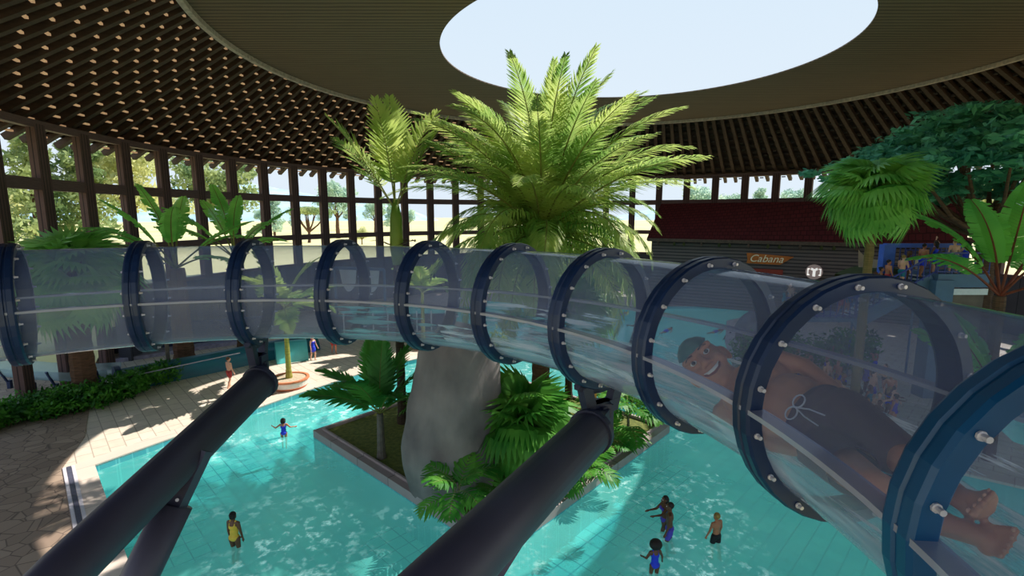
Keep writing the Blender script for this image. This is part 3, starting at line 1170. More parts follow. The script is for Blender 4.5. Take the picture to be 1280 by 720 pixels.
# --- leaf clouds for trees, shrubs, hedge
def cloud(mb, c, r, n, s, rnd, shell=.55, mi=0, flat=.0):
    c = Vector(c)
    for i in range(n):
        v = Vector((rnd.gauss(0, 1), rnd.gauss(0, 1), rnd.gauss(0, 1))).normalized()
        q = shell + (1 - shell) * rnd.random()
        bump_ = 1 + .22 * noise.noise(Vector((v.x * 2.2 + c.x, v.y * 2.2 + c.y, v.z * 2.2 + c.z)))
        p = c + Vector((v.x * r[0], v.y * r[1], v.z * r[2])) * q * bump_
        t = Vector((rnd.gauss(0, 1), rnd.gauss(0, 1), rnd.gauss(0, 1) * (1 - flat))).normalized()
        u = t.cross(v + Vector((rnd.uniform(-.6, .6), rnd.uniform(-.6, .6), rnd.uniform(-.6, .6))))
        if u.length < .05:
            continue
        u.normalize()
        a, b = t * s * rnd.uniform(.6, 1.3), u * s * .38
        mb.add([p - a, p - b * .9, p + a * .9, p + b], [(0, 1, 2, 3)], mi)
    return mb


def branches(mb, base, tips, r):
    base = Vector(base)
    for t in tips:
        t = Vector(t)
        m_ = base.lerp(t, .5) + Vector((random.uniform(-.2, .2), random.uniform(-.2, .2), -.1 * (t - base).length))
        mb.tube([base, m_, t], [r, r * .7, r * .3], 7)
    return mb


tree_mats = {}


def far_tree(kind, seed):
    """crown and trunk meshes of a tree of about 10 m"""
    rnd = random.Random(seed)
    c = MB()
    tr = MB()
    if kind == 'round':
        tips = []
        for i in range(9):
            a = i * 2.4
            rr = rnd.uniform(.8, 2.6)
            p = (math.cos(a) * rr, math.sin(a) * rr, rnd.uniform(4.5, 8.3))
            tips.append(p)
            q = rnd.uniform(1.3, 2.0)
            cloud(c, p, (q, q, q * .8), 260, .33, rnd)
        tr.tube([(0, 0, 0), (.05, .05, 2), (0, 0, 4)], [.35, .27, .2], 8)
        branches(tr, (0, 0, 3.2), tips[:6], .14)
    elif kind == 'umbrella':
        tips = []
        for i in range(9):
            a = i * 2.4
            rr = .5 + 3.6 * (i / 9)
            p = (math.cos(a) * rr, math.sin(a) * rr, 6.6 - .12 * rr)
            tips.append(p)
            cloud(c, p, (1.7, 1.7, .75), 230, .3, rnd)
        tr.tube([(0, 0, 0), (.15, 0, 1.2), (.1, 0, 2.6)], [.34, .26, .24], 8)
        branches(tr, (.1, 0, 2.3), tips[1:], .20)
    else:  # tall, layered
        tips = []
        for i in range(15):
            a = i * 2.4
            hh = 2.2 + i * .56
            rr = (2.4 - 2.0 * (i / 15)) * rnd.uniform(.6, 1)
            p = (math.cos(a) * rr, math.sin(a) * rr, hh)
            tips.append((p[0] * .8, p[1] * .8, p[2]))
            q = 1.45 - .6 * i / 15
            cloud(c, p, (q * 1.15, q * 1.15, q * .7), 190, .34, rnd)
        tr.tube([(0, 0, 0), (.05, 0, 4), (0, 0, 9.8)], [.34, .26, .08], 8)
        for tp in tips:
            branches(tr, (0, 0, tp[2] - .9), [tp], .07)
    return c, tr


TREES = {}
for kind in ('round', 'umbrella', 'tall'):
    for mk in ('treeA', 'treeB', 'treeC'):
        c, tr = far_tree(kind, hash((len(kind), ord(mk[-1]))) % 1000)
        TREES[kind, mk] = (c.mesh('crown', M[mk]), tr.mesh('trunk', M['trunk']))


def ftree(kind, mk, px, ybase, ytop, dist, label, group=None):
    x = (px - 640) / F * dist * 1.0
    z0 = 4.6 - (dist - 60) * .011 if dist < 160 else 3.5 * (1 - (dist - 160) / 1840)
    hm = 8.7 if kind == 'round' else (7.2 if kind == 'umbrella' else 11.0)
    ht = (269 - ytop) / F * dist + H - z0
    t = thing('tree', label, 'tree', (x, dist, z0 - .1), random.uniform(0, 6), group)
    s = ht / hm
    a = obj('crown', TREES[kind, mk][0], t)
    b = obj('trunk', TREES[kind, mk][1], t)
    t.scale = (s, s, s)
    return t


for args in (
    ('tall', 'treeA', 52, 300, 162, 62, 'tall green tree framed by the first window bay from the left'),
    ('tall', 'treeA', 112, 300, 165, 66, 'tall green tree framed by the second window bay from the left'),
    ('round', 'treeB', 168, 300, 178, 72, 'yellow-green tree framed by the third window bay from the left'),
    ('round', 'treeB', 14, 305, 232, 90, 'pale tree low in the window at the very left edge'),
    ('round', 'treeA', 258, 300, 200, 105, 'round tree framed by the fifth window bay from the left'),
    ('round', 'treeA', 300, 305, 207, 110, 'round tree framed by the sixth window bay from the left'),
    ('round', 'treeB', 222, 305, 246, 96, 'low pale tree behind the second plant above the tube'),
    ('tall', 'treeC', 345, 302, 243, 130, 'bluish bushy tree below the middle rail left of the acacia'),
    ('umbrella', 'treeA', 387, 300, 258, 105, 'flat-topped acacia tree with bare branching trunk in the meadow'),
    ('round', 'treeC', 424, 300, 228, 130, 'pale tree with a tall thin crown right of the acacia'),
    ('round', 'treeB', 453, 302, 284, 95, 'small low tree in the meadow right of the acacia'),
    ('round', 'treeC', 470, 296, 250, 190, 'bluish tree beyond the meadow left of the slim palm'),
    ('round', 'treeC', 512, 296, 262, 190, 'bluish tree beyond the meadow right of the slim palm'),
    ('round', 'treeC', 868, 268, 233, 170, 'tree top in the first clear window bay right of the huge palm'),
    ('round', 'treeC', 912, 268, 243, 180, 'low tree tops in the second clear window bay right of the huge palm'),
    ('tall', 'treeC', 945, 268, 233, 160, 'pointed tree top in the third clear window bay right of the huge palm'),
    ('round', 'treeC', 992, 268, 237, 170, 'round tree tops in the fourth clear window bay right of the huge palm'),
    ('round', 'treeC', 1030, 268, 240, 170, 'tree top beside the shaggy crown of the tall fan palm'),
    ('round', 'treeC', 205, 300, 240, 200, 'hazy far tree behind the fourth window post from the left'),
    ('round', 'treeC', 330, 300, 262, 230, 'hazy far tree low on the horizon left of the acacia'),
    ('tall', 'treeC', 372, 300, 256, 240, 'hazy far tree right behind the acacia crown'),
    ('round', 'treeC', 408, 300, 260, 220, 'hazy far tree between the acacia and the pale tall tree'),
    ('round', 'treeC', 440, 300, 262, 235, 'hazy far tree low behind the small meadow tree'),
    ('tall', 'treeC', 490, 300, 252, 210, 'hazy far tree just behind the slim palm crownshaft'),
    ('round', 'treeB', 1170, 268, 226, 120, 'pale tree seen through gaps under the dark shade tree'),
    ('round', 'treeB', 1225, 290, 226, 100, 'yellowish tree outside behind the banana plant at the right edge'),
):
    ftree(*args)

# spreading shade tree inside, right
rnd = random.Random(5)
stt = thing('shade_tree', 'large dark bluish-green spreading tree in the shade at the upper right', 'tree', (28.2, 29.6, .25))
tr = MB()
tr.tube([(0, 0, 0), (.1, 0, 4), (-.1, .1, 7.6)], [.5, .42, .34], 10)
tips = []
cl = MB()
for i in range(26):
    a = i * 2.4
    rr = 1.0 + 5.0 * math.sqrt(i / 26)
    zz = 13.6 - .085 * rr * rr + rnd.uniform(-.5, .6)
    p = (math.cos(a) * rr, math.sin(a) * rr, zz)
    tips.append(p)
    for j in range(14):
        q = (p[0] + rnd.gauss(0, .75), p[1] + rnd.gauss(0, .6), p[2] + rnd.gauss(0, .35))
        cloud(cl, q, (.8, .8, .28), 52, .26, rnd, .2, flat=.6)
for i in range(11):
    a = i * 2.4
    p = (math.cos(a) * (1.5 + .22 * i), math.sin(a) * (1.5 + .22 * i), 9.9 + rnd.uniform(-.5, .6))
    tips.append(p)
    for j in range(7):
        q = (p[0] + rnd.gauss(0, .7), p[1] + rnd.gauss(0, .7), p[2] + rnd.gauss(0, .4))
        cloud(cl, q, (.8, .8, .28), 40, .26, rnd, .2, flat=.6)
branches(tr, (-.1, .1, 7.3), tips, .13)
tr.build('trunk', M['trunk'], stt)
cl.build('crown', M['shade_tree'], stt)
stt.scale = (1.2, 1.2, 1.14)

# shrubs on the far side of the island, seen through the tube
rnd = random.Random(6)
for (x, y, r, h, mk, lb) in ((-1.2, 26.6, 1.5, 2.9, 'croton', 'yellow-tipped shrub in the sun behind the tube, left of the palm trunk'),
                             (1.9, 20.6, 1.0, 1.5, 'croton', 'yellow-green shrub low on the island between the fan palm and the orange stalk'),
                             (6.2, 24.6, 1.0, 1.6, 'croton', 'pale leafy shrub on the right rear side of the island')):
    t = thing('shrub', lb, 'shrub', (x, y, .3))
    c = MB()
    for i in range(7):
        a = i * 2.4
        cloud(c, (math.cos(a) * r * .5, math.sin(a) * r * .5, h * (.45 + .5 * rnd.random())), (r * .6, r * .6, h * .34), 170, .17, rnd, .4)
    c.build('foliage', M[mk], t)
    branches(MB(), (0, 0, 0), [(r * .4, 0, h * .7), (-r * .4, .1, h * .7), (0, -r * .4, h * .6)], .06).build('stem', M['trunk_dark'], t)

# ------------------------------------------------------------------ pool, deck, island
ZD = .25
ZF = -1.3
LAND_L = [(-3.4, -12), (-3.4, 5.4), (-11.3, 13.3), (-16.4, 18.4), (-11.9, 26.2), (-8.5, 31.2), (-6.4, 33.2), (-4.4, 34.6), (-3.6, 38.5), (-5.6, 41.6), (-13.5, 43.0), (-17.5, 52.5),
          (0, 53.0), (30, 53.0), (27.5, 50), (20.5, 45), (17.2, 37.5), (14.6, 30), (12.6, 24), (13.6, 20.6), (17.2, 18.6), (20.0, 16.5), (23, 17.5), (21.8, 20.5), (23.4, 23.6), (27.2, 25.6), (50, 25.6), (50, 75), (-40, 75), (-40, -12)]
mb = MB()
mb.prism(LAND_L, ZF - .1, ZD, 0, 1)
struct(mb.build('deck', [M['deck'], M['tileside']]))
# pale coping along the pool edge
EDGE = [LAND_L[i] for i in range(1, 12)]
cp = MB()


def strip(mb, pts, w, z0, z1, side=1, mi=0):
    pts = [Vector((p[0], p[1], 0)) for p in pts]
    off = []
    for i, p in enumerate(pts):
        a = (pts[min(i + 1, len(pts) - 1)] - pts[max(i - 1, 0)]).normalized()
        nn = Vector((-a.y, a.x, 0)) * side
        off.append(p + nn * w)
    for i in range(len(pts) - 1):
        q = [(pts[i].x, pts[i].y), (pts[i + 1].x, pts[i + 1].y), (off[i + 1].x, off[i + 1].y), (off[i].x, off[i].y)]
        mb.prism(q, z0, z1, mi)
    return mb


strip(cp, EDGE, .85, ZD - .05, ZD + .05, 1)
struct(cp.build('trim_coping', M['coping']))
cp = MB()
strip(cp, [LAND_L[i] for i in range(14, 22)], .7, ZD - .05, ZD + .05, -1)
struct(cp.build('trim_coping_right', M['coping']))
mb = MB()
mb.add([(-45, -15, ZF), (60, -15, ZF), (60, 60, ZF), (-45, 60, ZF)], [(0, 1, 2, 3)])
struct(mb.build('floor', M['floor']))
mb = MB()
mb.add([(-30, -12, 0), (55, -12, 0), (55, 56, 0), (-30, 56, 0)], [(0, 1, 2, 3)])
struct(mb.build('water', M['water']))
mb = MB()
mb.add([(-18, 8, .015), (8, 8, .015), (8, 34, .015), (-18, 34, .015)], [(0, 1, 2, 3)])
tag(mb.build('caustic_film', M['caustic_light']), 'painted caustic light on the pool water', 'caustic_light', None, 'stuff')  # caustic brightness painted as a faintly glowing film

# drain strip along the left pool edge
d0, d1 = Vector((-9.2, 10.0, 0)), Vector((-17.3, 18.25, 0))
dr = thing('drain_channel', 'narrow white-edged drain grate along the left pool edge', 'drain', (0, 0, 0))
dv = (d1 - d0).normalized()
nv = Vector((-dv.y, dv.x, 0))
for off, wd, mt, nm in ((0, .14, 'grate', 'grate'), (.13, .10, 'grate_l', 'edge_strip'), (-.13, .10, 'grate_l', 'edge_strip')):
    MB().bar(d0 + nv * off + Vector((0, 0, ZD + .03)), d1 + nv * off + Vector((0, 0, ZD + .03)), wd, .05).build(nm, M[mt], dr)

# planted island
IS = [(-9.0, 21.4), (-.4, 13.3), (7.3, 21.9), (-1.2, 30.2)]
cx_ = sum(p[0] for p in IS) / 4
cy_ = sum(p[1] for p in IS) / 4


def shrink(k):
    return [(cx_ + (p[0] - cx_) * k, cy_ + (p[1] - cy_) * k) for p in IS]


isl_ = thing('planter_island', 'stone-kerbed planted island in the middle of the pool', 'planter', (0, 0, 0))
MB().prism(IS, ZF, .05, 0).build('wall', M['tileside'], isl_)
kb = MB()
for i in range(4):
    j = (i + 1) % 4
    s_ = shrink(.94)
    kb.prism([IS[i], IS[j], s_[j], s_[i]], .05, .38)
    s1, s2 = shrink(.95), shrink(.935)
    kb.prism([s1[i], s1[j], s2[j], s2[i]], .38, .48)
kb.build('kerb', M['kerb'], isl_)
MB().prism(shrink(.94), .0, .34).build('lawn', M['grass'], isl_)

# rock
rk = MB()
n, m_ = 44, 30
for i in range(m_ + 1):
    t = i / m_
    z = 6.2 * t
    for k in range(n):
        a = 2 * PI * k / n
        r = 1.62 * (1 - .30 * t ** 1.6) * math.sqrt(max(.0, 1 - max(0, (t - .80) / .2) ** 2)) if t > .8 else 1.62 * (1 - .30 * t ** 1.6)
        r *= .80 + .20 * min(1, t / .22)
        r *= 1 + .10 * noise.noise(Vector((math.cos(a) * 1.1, math.sin(a) * 1.1, z * .35))) + .05 * noise.noise(Vector((math.cos(a) * 4, math.sin(a) * 4, z * 1.3 + 7)))
        ang = .10 * math.cos(5 * a + 1.2)
        r *= 1 + ang * .5
        rk.v.append((r * math.cos(a) * 1.08 + .30 * t, r * math.sin(a) * .92, z))
for i in range(m_):
    for k in range(n):
        l = (k + 1) % n
        rk.f.append((i * n + k, i * n + l, (i + 1) * n + l, (i + 1) * n + k))
        rk.m.append(0)
rko = rk.build('boulder', M['rock'], None, True, loc=(-2.15, 16.75, .2))
tag(rko, 'tall rounded grey boulder standing on the island below the tube', 'rock')

# hedge on the left, patio
rnd = random.Random(9)
hg = MB()
hpts = [gp(px, py, .3) for px, py in ((-60, 542), (0, 532), (50, 520), (90, 512), (130, 502), (165, 491), (205, 478))]
for i, p in enumerate(hpts[:-1]):
    q = hpts[i + 1]
    for j in range(4):
        c = p.lerp(q, j / 4) + Vector((rnd.uniform(-.4, .4), rnd.uniform(-.7, 1.1), .55))
        rr = rnd.uniform(.9, 1.3)
        cloud(hg, c, (rr, rr, .72), 340, .16, rnd, .5)
tag(hg.build('hedge', M['hedge']), 'low dense dark green hedge along the left edge of the deck', 'hedge', None, 'stuff')
pt = MB().prism([(-40, 2), (-2.5, 2), (-5.2, 6.0), (-9.9, 10.4), (-17.5, 18.2), (-19.0, 21.0), (-22.5, 25.5), (-25, 30), (-40, 30)], ZD - .1, ZD + .02)
struct(pt.build('patio', M['patio']))

# ------------------------------------------------------------------ clear tube slide
RT = .55
TC = Vector((-3.95 * RT, 2.66 * RT, 0))
TR = 6.75 * RT
TZ = H - 1.444 * RT


def phi(nn):
    return R_(68.57 + (5 - nn) * 14.76)


def tpt(nn, a, r):
    """point of the slide: nn = ring number, a = angle from straight out, r in metres"""
    p = phi(nn)
    rr = TR + r * math.cos(a)
    return Vector((TC.x + rr * math.cos(p), TC.y + rr * math.sin(p), TZ + r * math.sin(a)))


slide = thing('tube_slide', 'clear plastic tube slide curving across the hall with dark blue ring joints', 'water slide', (0, 0, 0))


def shell(n0, n1, a0, a1, r, ns, na, name, mat, uv=False, parent=slide):
    mb = MB()
    for i in range(ns + 1):
        nn = n0 + (n1 - n0) * i / ns
        for k in range(na + 1):
            mb.v.append(tuple(tpt(nn, a0 + (a1 - a0) * k / na, r)))
    for i in range(ns):
        for k in range(na):
            a = i * (na + 1) + k
            mb.f.append((a, a + 1, a + na + 2, a + na + 1))
            mb.m.append(0)
    me = mb.mesh(name, mat, True)
    if uv:
        ul = me.uv_layers.new(name='UVMap')
        for lp in me.loops:
            i, k = divmod(lp.vertex_index, na + 1)
            ul.data[lp.index].uv = ((n0 + (n1 - n0) * i / ns), k / na * (a1 - a0) / PI)
    return obj(name, me, parent)


RWALL = .885 * RT
for nn in range(-2, 12):
    shell(nn, nn + 1, 0, PI, RWALL, 6, 22, 'upper_shell', M['tube'])
    shell(nn, nn + 1, -PI, 0, RWALL, 6, 22, 'lower_shell', M['tubelow'])
for a in (0, PI):
    mb = MB()
    ns = 14 * 6
    for i in range(ns + 1):
        nn = -2 + 14 * i / ns
        for r, dz in ((RWALL - .012, -.010), (RT * .99, -.010), (RT * .99, .010), (RWALL - .012, .010)):
            p = tpt(nn, a, r)
            p.z += dz
            mb.v.append(tuple(p))
    for i in range(ns):
        for k in range(4):
            l = (k + 1) % 4
            mb.f.append((i * 4 + k, i * 4 + l, (i + 1) * 4 + l, (i + 1) * 4 + k))
            mb.m.append(0)
    o = mb.build('seam_flange', M['seam'], slide)
    o['label'] = 'milky seam strip along the side of the tube'

# ring joints: stepped section swept round
SEC = [(-.060, .885), (-.060, .985), (-.045, 1.0), (-.012, 1.0), (-.006, .985), (.006, .985), (.012, 1.0), (.045, 1.0), (.060, .985), (.060, .885), (.045, .872), (-.045, .872)]
bolt_mb = MB()
bolt_mb.tube([(-.078, 0, 0), (-.069, 0, 0), (-.068, 0, 0), (-.062, 0, 0), (-.06, 0, 0), (.06, 0, 0), (.062, 0, 0), (.068, 0, 0), (.069, 0, 0), (.088, 0, 0)], [.0085, .0085, .013, .013, .009, .009, .013, .013, .0085, .0085], 8)
bolt_me = bolt_mb.mesh('bolt', M['bolt'])
for nn in range(-1, 12):
    mb = MB()
    c = tpt(nn, 0, 0)
    p = phi(nn)
    t = Vector((math.sin(p), -math.cos(p), 0))
    out = Vector((math.cos(p), math.sin(p), 0))
    NS = 34
    for k in range(NS):
        a = 2 * PI * k / NS
        d = out * math.cos(a) + Vector((0, 0, math.sin(a)))
        for s_, r in SEC:
            mb.v.append(tuple(c + d * r * RT + t * s_))
    q = len(SEC)
    for k in range(NS):
        l = (k + 1) % NS
        for j in range(q):
            j2 = (j + 1) % q
            mb.f.append((k * q + j, k * q + j2, l * q + j2, l * q + j))
            mb.m.append(1 if j in (8, 9, 0) and False else 0)
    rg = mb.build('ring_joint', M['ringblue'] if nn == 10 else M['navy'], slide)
    if nn == 10:
        rg['label'] = 'nearest ring joint, lighter petrol blue'
    NB = 16
    for k in range(NB):
        a = 2 * PI * (k + .5) / NB
        d = out * math.cos(a) + Vector((0, 0, math.sin(a)))
        o = obj('bolt', bolt_me, rg)
        o.matrix_local = Matrix.Translation(c + d * .935 * RT) @ Matrix((t, d, t.cross(d))).transposed().to_4x4()

# running water inside
ws = shell(5.4, 11.5, R_(-158), R_(-12), RWALL * .955, 70, 30, 'slide_water', M['stream'], True, None)
tag(ws, 'white streaks of water rushing along the bottom of the clear tube', 'water', None, 'stuff')
ws2 = shell(3.6, 6.3, R_(-140), R_(-25), RWALL * .95, 40, 24, 'slide_water', M['stream2'], True, None)
tag(ws2, 'patchy turquoise water lying in the farther bend of the clear tube', 'water', None, 'stuff')


# ------------------------------------------------------------------ supports
def support(name_label, nn, top, mid, col, brace, joint):
    s = thing('slide_support', name_label, 'support', (0, 0, 0))
    top, mid, col = Vector(top), Vector(mid), Vector(col)
    dirv = (mid - top).normalized()
    MB().tube([top, mid, col], .155, 22).build('arm', M['steel'], s, True)
    MB().tube([top - dirv * .03, top + dirv * .02], .172, 22).build('end_cap', M['bracket'], s)
    # yoke under the ring
    c = tpt(nn, -PI / 2, RT)
    p = phi(nn)
    t = Vector((math.sin(p), -math.cos(p), 0))
    out = Vector((math.cos(p), math.sin(p), 0))
    y = MB()
    pl, pr = tpt(nn, R_(-68), RT * .98), tpt(nn, R_(-112), RT * .98)
    low = Vector((c.x, c.y, c.z - .17))
    y.bar(pl, low + out * .13, .10, .07, t)
    y.bar(pr, low - out * .13, .10, .07, t)
    y.bar(low + out * .17, low - out * .17, .10, .075, t)
    y.tube([tpt(nn, R_(-60 - 5 * k), RT * 1.02) for k in range(13)], .034, 6)
    y.build('yoke', M['bracket'], s)
    g = MB()
    g.tube([low, (low.x, low.y, top.z - .02)], .06, 10)
    g.bar(low - out * .0 + t * .0 + Vector((0, 0, .05)), low + Vector((0, 0, -.06)), .14, .14)
    back = top - dirv * .12
    g.bar((low.x, low.y, top.z + .1), (low.x, low.y, top.z - .14), .16, .12, out)
    g.bar((low.x, low.y, top.z - .02), top + dirv * .02, .16, .2)
    g.build('pivot', M['bracket'], s)
    # column and brace
    MB().tube([(col.x, col.y, ZF), (col.x, col.y, col.z)], .26, 20).build('column', M['steel'], s, True)
    b0, b1 = Vector(brace[0]), Vector(brace[1])
    bd = (b1 - b0)
    k0 = b0 + bd * joint[0]
    k1 = b0 + bd * joint[1]
    br = MB().bar(b0, k1, .10, .14, (1, 0, 0)).build('brace', M['steel'], s)
    ft = b1 + bd * ((b1.z - ZD) / -bd.z)          # the leg runs on down to the deck
    MB().tube([k0, b1, ft], .125, 18).build('brace_sleeve', M['steel'], s, True)
    for f_ in (.35, .75):
        q = b0 + bd * (joint[0] * (.50 + .42 * (f_ - .35) / .4))
        side = bd.cross(Vector((1, 0, 0))).normalized()
        vw = (Vector((0, 0, H)) - q).normalized()
        o = MB().tube([q, q + vw * .085], .013, 8).build('bolt', M['bolt'], br)
    return s


t1 = dp(325, 478, 4.95)
m1 = dp(80, 716, 2.95)
support('long dark steel support pipe under the third ring joint, rising from lower left', 3, t1, m1, m1 + (m1 - t1).normalized() * 1.3 + Vector((.1, 0, 0)), (dp(252, 562, 3.95), dp(168, 735, 3.6)), (.42, .5))
t2 = dp(738, 540, 3.68)
m2 = dp(566, 716, 2.28)
support('long dark steel support pipe under the seventh ring joint, rising from the bottom centre', 7, t2, m2, m2 + (m2 - t2).normalized() * 1.1, (dp(668, 628, 2.95), dp(575, 775, 2.75)), (.62, .7))


# ------------------------------------------------------------------ people
def cap_mesh(mb, p1, r1, p2, r2, n=12):
    p1, p2 = Vector(p1), Vector(p2)
    d = (p2 - p1)
    L = d.length
    if L < 1e-5:
        return mb.ell(p1, (r1, r1, r1), n)
    d.normalize()
    pts, rs = [], []
    for k in range(4):
        a = PI / 2 * k / 4
        pts.append(p1 - d * r1 * math.cos(a))
        rs.append(max(.0005, r1 * math.sin(a)))
    pts.append(p1)
    rs.append(r1)
    pts.append(p2)
    rs.append(r2)
    for k in range(1, 5):
        a = PI / 2 * k / 4
        pts.append(p2 + d * r2 * math.sin(a))
        rs.append(max(.0005, r2 * math.cos(a)))
    # fixed frame so hemispheres do not flip
    o = len(mb.v)
    a = Vector((0, 0, 1)) if abs(d.z) < .9 else Vector((1, 0, 0))
    sd = d.cross(a).normalized()
    w_ = d.cross(sd)
    for p, r in zip(pts, rs):
        for k in range(n):
            an = 2 * PI * k / n
            mb.v.append(tuple(p + (sd * math.cos(an) + w_ * math.sin(an)) * r))
    for i in range(len(pts) - 1):
        for k in range(n):
            l = (k + 1) % n
            mb.f.append((o + i * n + k, o + i * n + l, o + (i + 1) * n + l, o + (i + 1) * n + k))
            mb.m.append(0)
    mb.f.append(tuple(o + k for k in reversed(range(n))))
    mb.f.append(tuple(o + (len(pts) - 1) * n + k for k in range(n)))
    mb.m += [0, 0]
    return mb


def fused(prims, voxel, smooth, name, mat):
    """one continuous skin over rounded limbs and ellipsoids"""
    mb = MB()
    for p in prims:
        if p[0] == 'c':
            cap_mesh(mb, *p[1:])
        else:
            mb.ell(p[1], p[2], 16, p[3] if len(p) > 3 else None)
    tmp = mb.build('tmp', mat)
    md = tmp.modifiers.new('r', 'REMESH')
    md.mode = 'VOXEL'
    md.voxel_size = voxel
    md.use_smooth_shade = True
    if smooth:
        ms = tmp.modifiers.new('s', 'SMOOTH')
        ms.iterations = smooth
        ms.factor = .5
    dg = bpy.context.evaluated_depsgraph_get()
    dg.update()
    me = bpy.data.meshes.new_from_object(tmp.evaluated_get(dg))
    me.name = name
    bpy.data.objects.remove(tmp)
    me.materials.clear()
    me.materials.append(mat)
    me.polygons.foreach_set('use_smooth', [True] * len(me.polygons))
    return me


def sph(az, el):
    """unit vector: az 0 = forward (-Y), 90 = person's left (+X); el up"""
    a, e_ = R_(az), R_(el)
    return Vector((math.sin(a) * math.cos(e_), -math.cos(a) * math.cos(e_), math.sin(e_)))


def skel(h=1.7, arms=((0, -85), (0, -80)), armr=((0, -85), (0, -80)), legl=((0, -88), (180, -86)), legr=((0, -88), (180, -86)), fem=False, lean=0):
    k = h / 1.7
    J = {}
    sw = .165 if fem else .19
    hw = .10
    J['pel'] = Vector((0, 0, .90)) * k
    up = Vector((0, -math.sin(R_(lean)), math.cos(R_(lean))))
    J['waist'] = J['pel'] + up * .16 * k
    J['chest'] = J['pel'] + up * .36 * k
    J['neck'] = J['pel'] + up * .53 * k
    J['head'] = J['pel'] + up * .69 * k + Vector((0, -.02, 0)) * k
    for s, nm, A, L in ((1, 'l', arms, legl), (-1, 'r', armr, legr)):
        J['sh' + nm] = J['neck'] + (Vector((s * sw, 0, 0)) - up * .055) * k
        u = sph(*A[0])
        v = sph(*A[1])
        u.x *= 1
        J['el' + nm] = J['sh' + nm] + u * .28 * k
        J['wr' + nm] = J['el' + nm] + v * .25 * k
        J['hd' + nm] = J['wr' + nm] + v * .09 * k
        J['hp' + nm] = J['pel'] + Vector((s * hw, 0, -.03)) * k
        u = sph(*L[0])
        v = sph(*L[1])
        J['kn' + nm] = J['hp' + nm] + u * .42 * k
        J['an' + nm] = J['kn' + nm] + v * .41 * k
    J['k'] = k
    J['fem'] = fem
    J['up'] = up
    return J


def body_prims(J, head=1.15):
    k = J['k']
    f_ = J['fem']
    P = []
    P.append(('e', J['pel'] + Vector((0, .01, -.01)) * k, (.165 * k, .12 * k, .13 * k)))
    P.append(('e', J['waist'], ((.12 if f_ else .14) * k, .095 * k, .17 * k)))
    P.append(('e', J['chest'], ((.145 if f_ else .168) * k, .112 * k, .18 * k)))
    P.append(('c', J['shl'], .058 * k, J['shr'], .058 * k))
    P.append(('c', J['neck'] - J['up'] * .05 * k, .062 * k, J['neck'] + J['up'] * .08 * k, .050 * k))
    if f_:
        for s in (-1, 1):
            P.append(('e', J['chest'] + Vector((s * .065, -.095, .03)) * k, (.06 * k, .055 * k, .06 * k)))
    for s in 'lr':
        P.append(('c', J['sh' + s], .056 * k, J['el' + s], .042 * k))
        P.append(('c', J['el' + s], .042 * k, J['wr' + s], .029 * k))
        v = (J['hd' + s] - J['wr' + s]).normalized()
        sg = 1 if s == 'l' else -1
        P.append(('c', J['wr' + s], .028 * k, J['hd' + s], .032 * k))
        sd = v.cross(Vector((1, 0, 0)))
        sd = sd.normalized() if sd.length > .2 else Vector((0, 0, 1))
        for i, (off, ln) in enumerate(((-.030, .062), (-.010, .078), (.010, .072), (.028, .055))):
            b = J['hd' + s] + sd * off * k
            P.append(('c', b, .0115 * k, b + v * ln * k + Vector((-sg * .012, 0, 0)) * k, .0095 * k))
        P.append(('c', J['wr' + s] + v * .03 * k - sd * .02 * k, .014 * k, J['wr' + s] + v * .085 * k - sd * .065 * k, .011 * k))
        P.append(('c', J['hp' + s] + Vector((0, .012, 0)) * k, .092 * k, J['kn' + s], .058 * k))
        d = (J['an' + s] - J['kn' + s])
        P.append(('c', J['kn' + s], .054 * k, J['kn' + s] + d * .35 + Vector((0, .012, 0)) * k, .056 * k))
        P.append(('c', J['kn' + s] + d * .35 + Vector((0, .012, 0)) * k, .056 * k, J['an' + s], .036 * k))
        P.append(('c', J['an' + s] + Vector((0, .03, -.035)) * k, .036 * k, J['an' + s] + Vector((sg * .02, -.14, -.05)) * k, .030 * k))
    q = head * k
    hd = J['head']
    P.append(('e', hd + Vector((0, .008, .015)) * q, (.074 * q, .092 * q, .098 * q)))
    P.append(('e', hd + Vector((0, -.03, -.055)) * q, (.055 * q, .058 * q, .062 * q)))
    P.append(('c', hd + Vector((0, -.088, .012)) * q, .011 * q, hd + Vector((0, -.108, -.018)) * q, .016 * q))
    for s in (-1, 1):
        P.append(('e', hd + Vector((s * .078, .005, -.01)) * q, (.014 * q, .022 * q, .032 * q)))
    return P


def face(J, root, head=1.15, big=False):
    q = head * J['k']
    hd = J['head']
    for s in (-1, 1):
        e_ = MB().ell(hd + Vector((s * .032, -.078, .015)) * q, (.016 * q, .012 * q, .011 * q), 10).build('eye', M['eyewhite'], root, True)
        MB().ell(hd + Vector((s * .032, -.088, .015)) * q, (.007 * q, .004 * q, .008 * q), 8).build('iris', M['eyedark'], e_, True)
    MB().ell(hd + Vector((0, -.086, -.055)) * q, (.026 * q, .007 * q, .008 * q), 10).build('mouth', M['lip'], root, True)


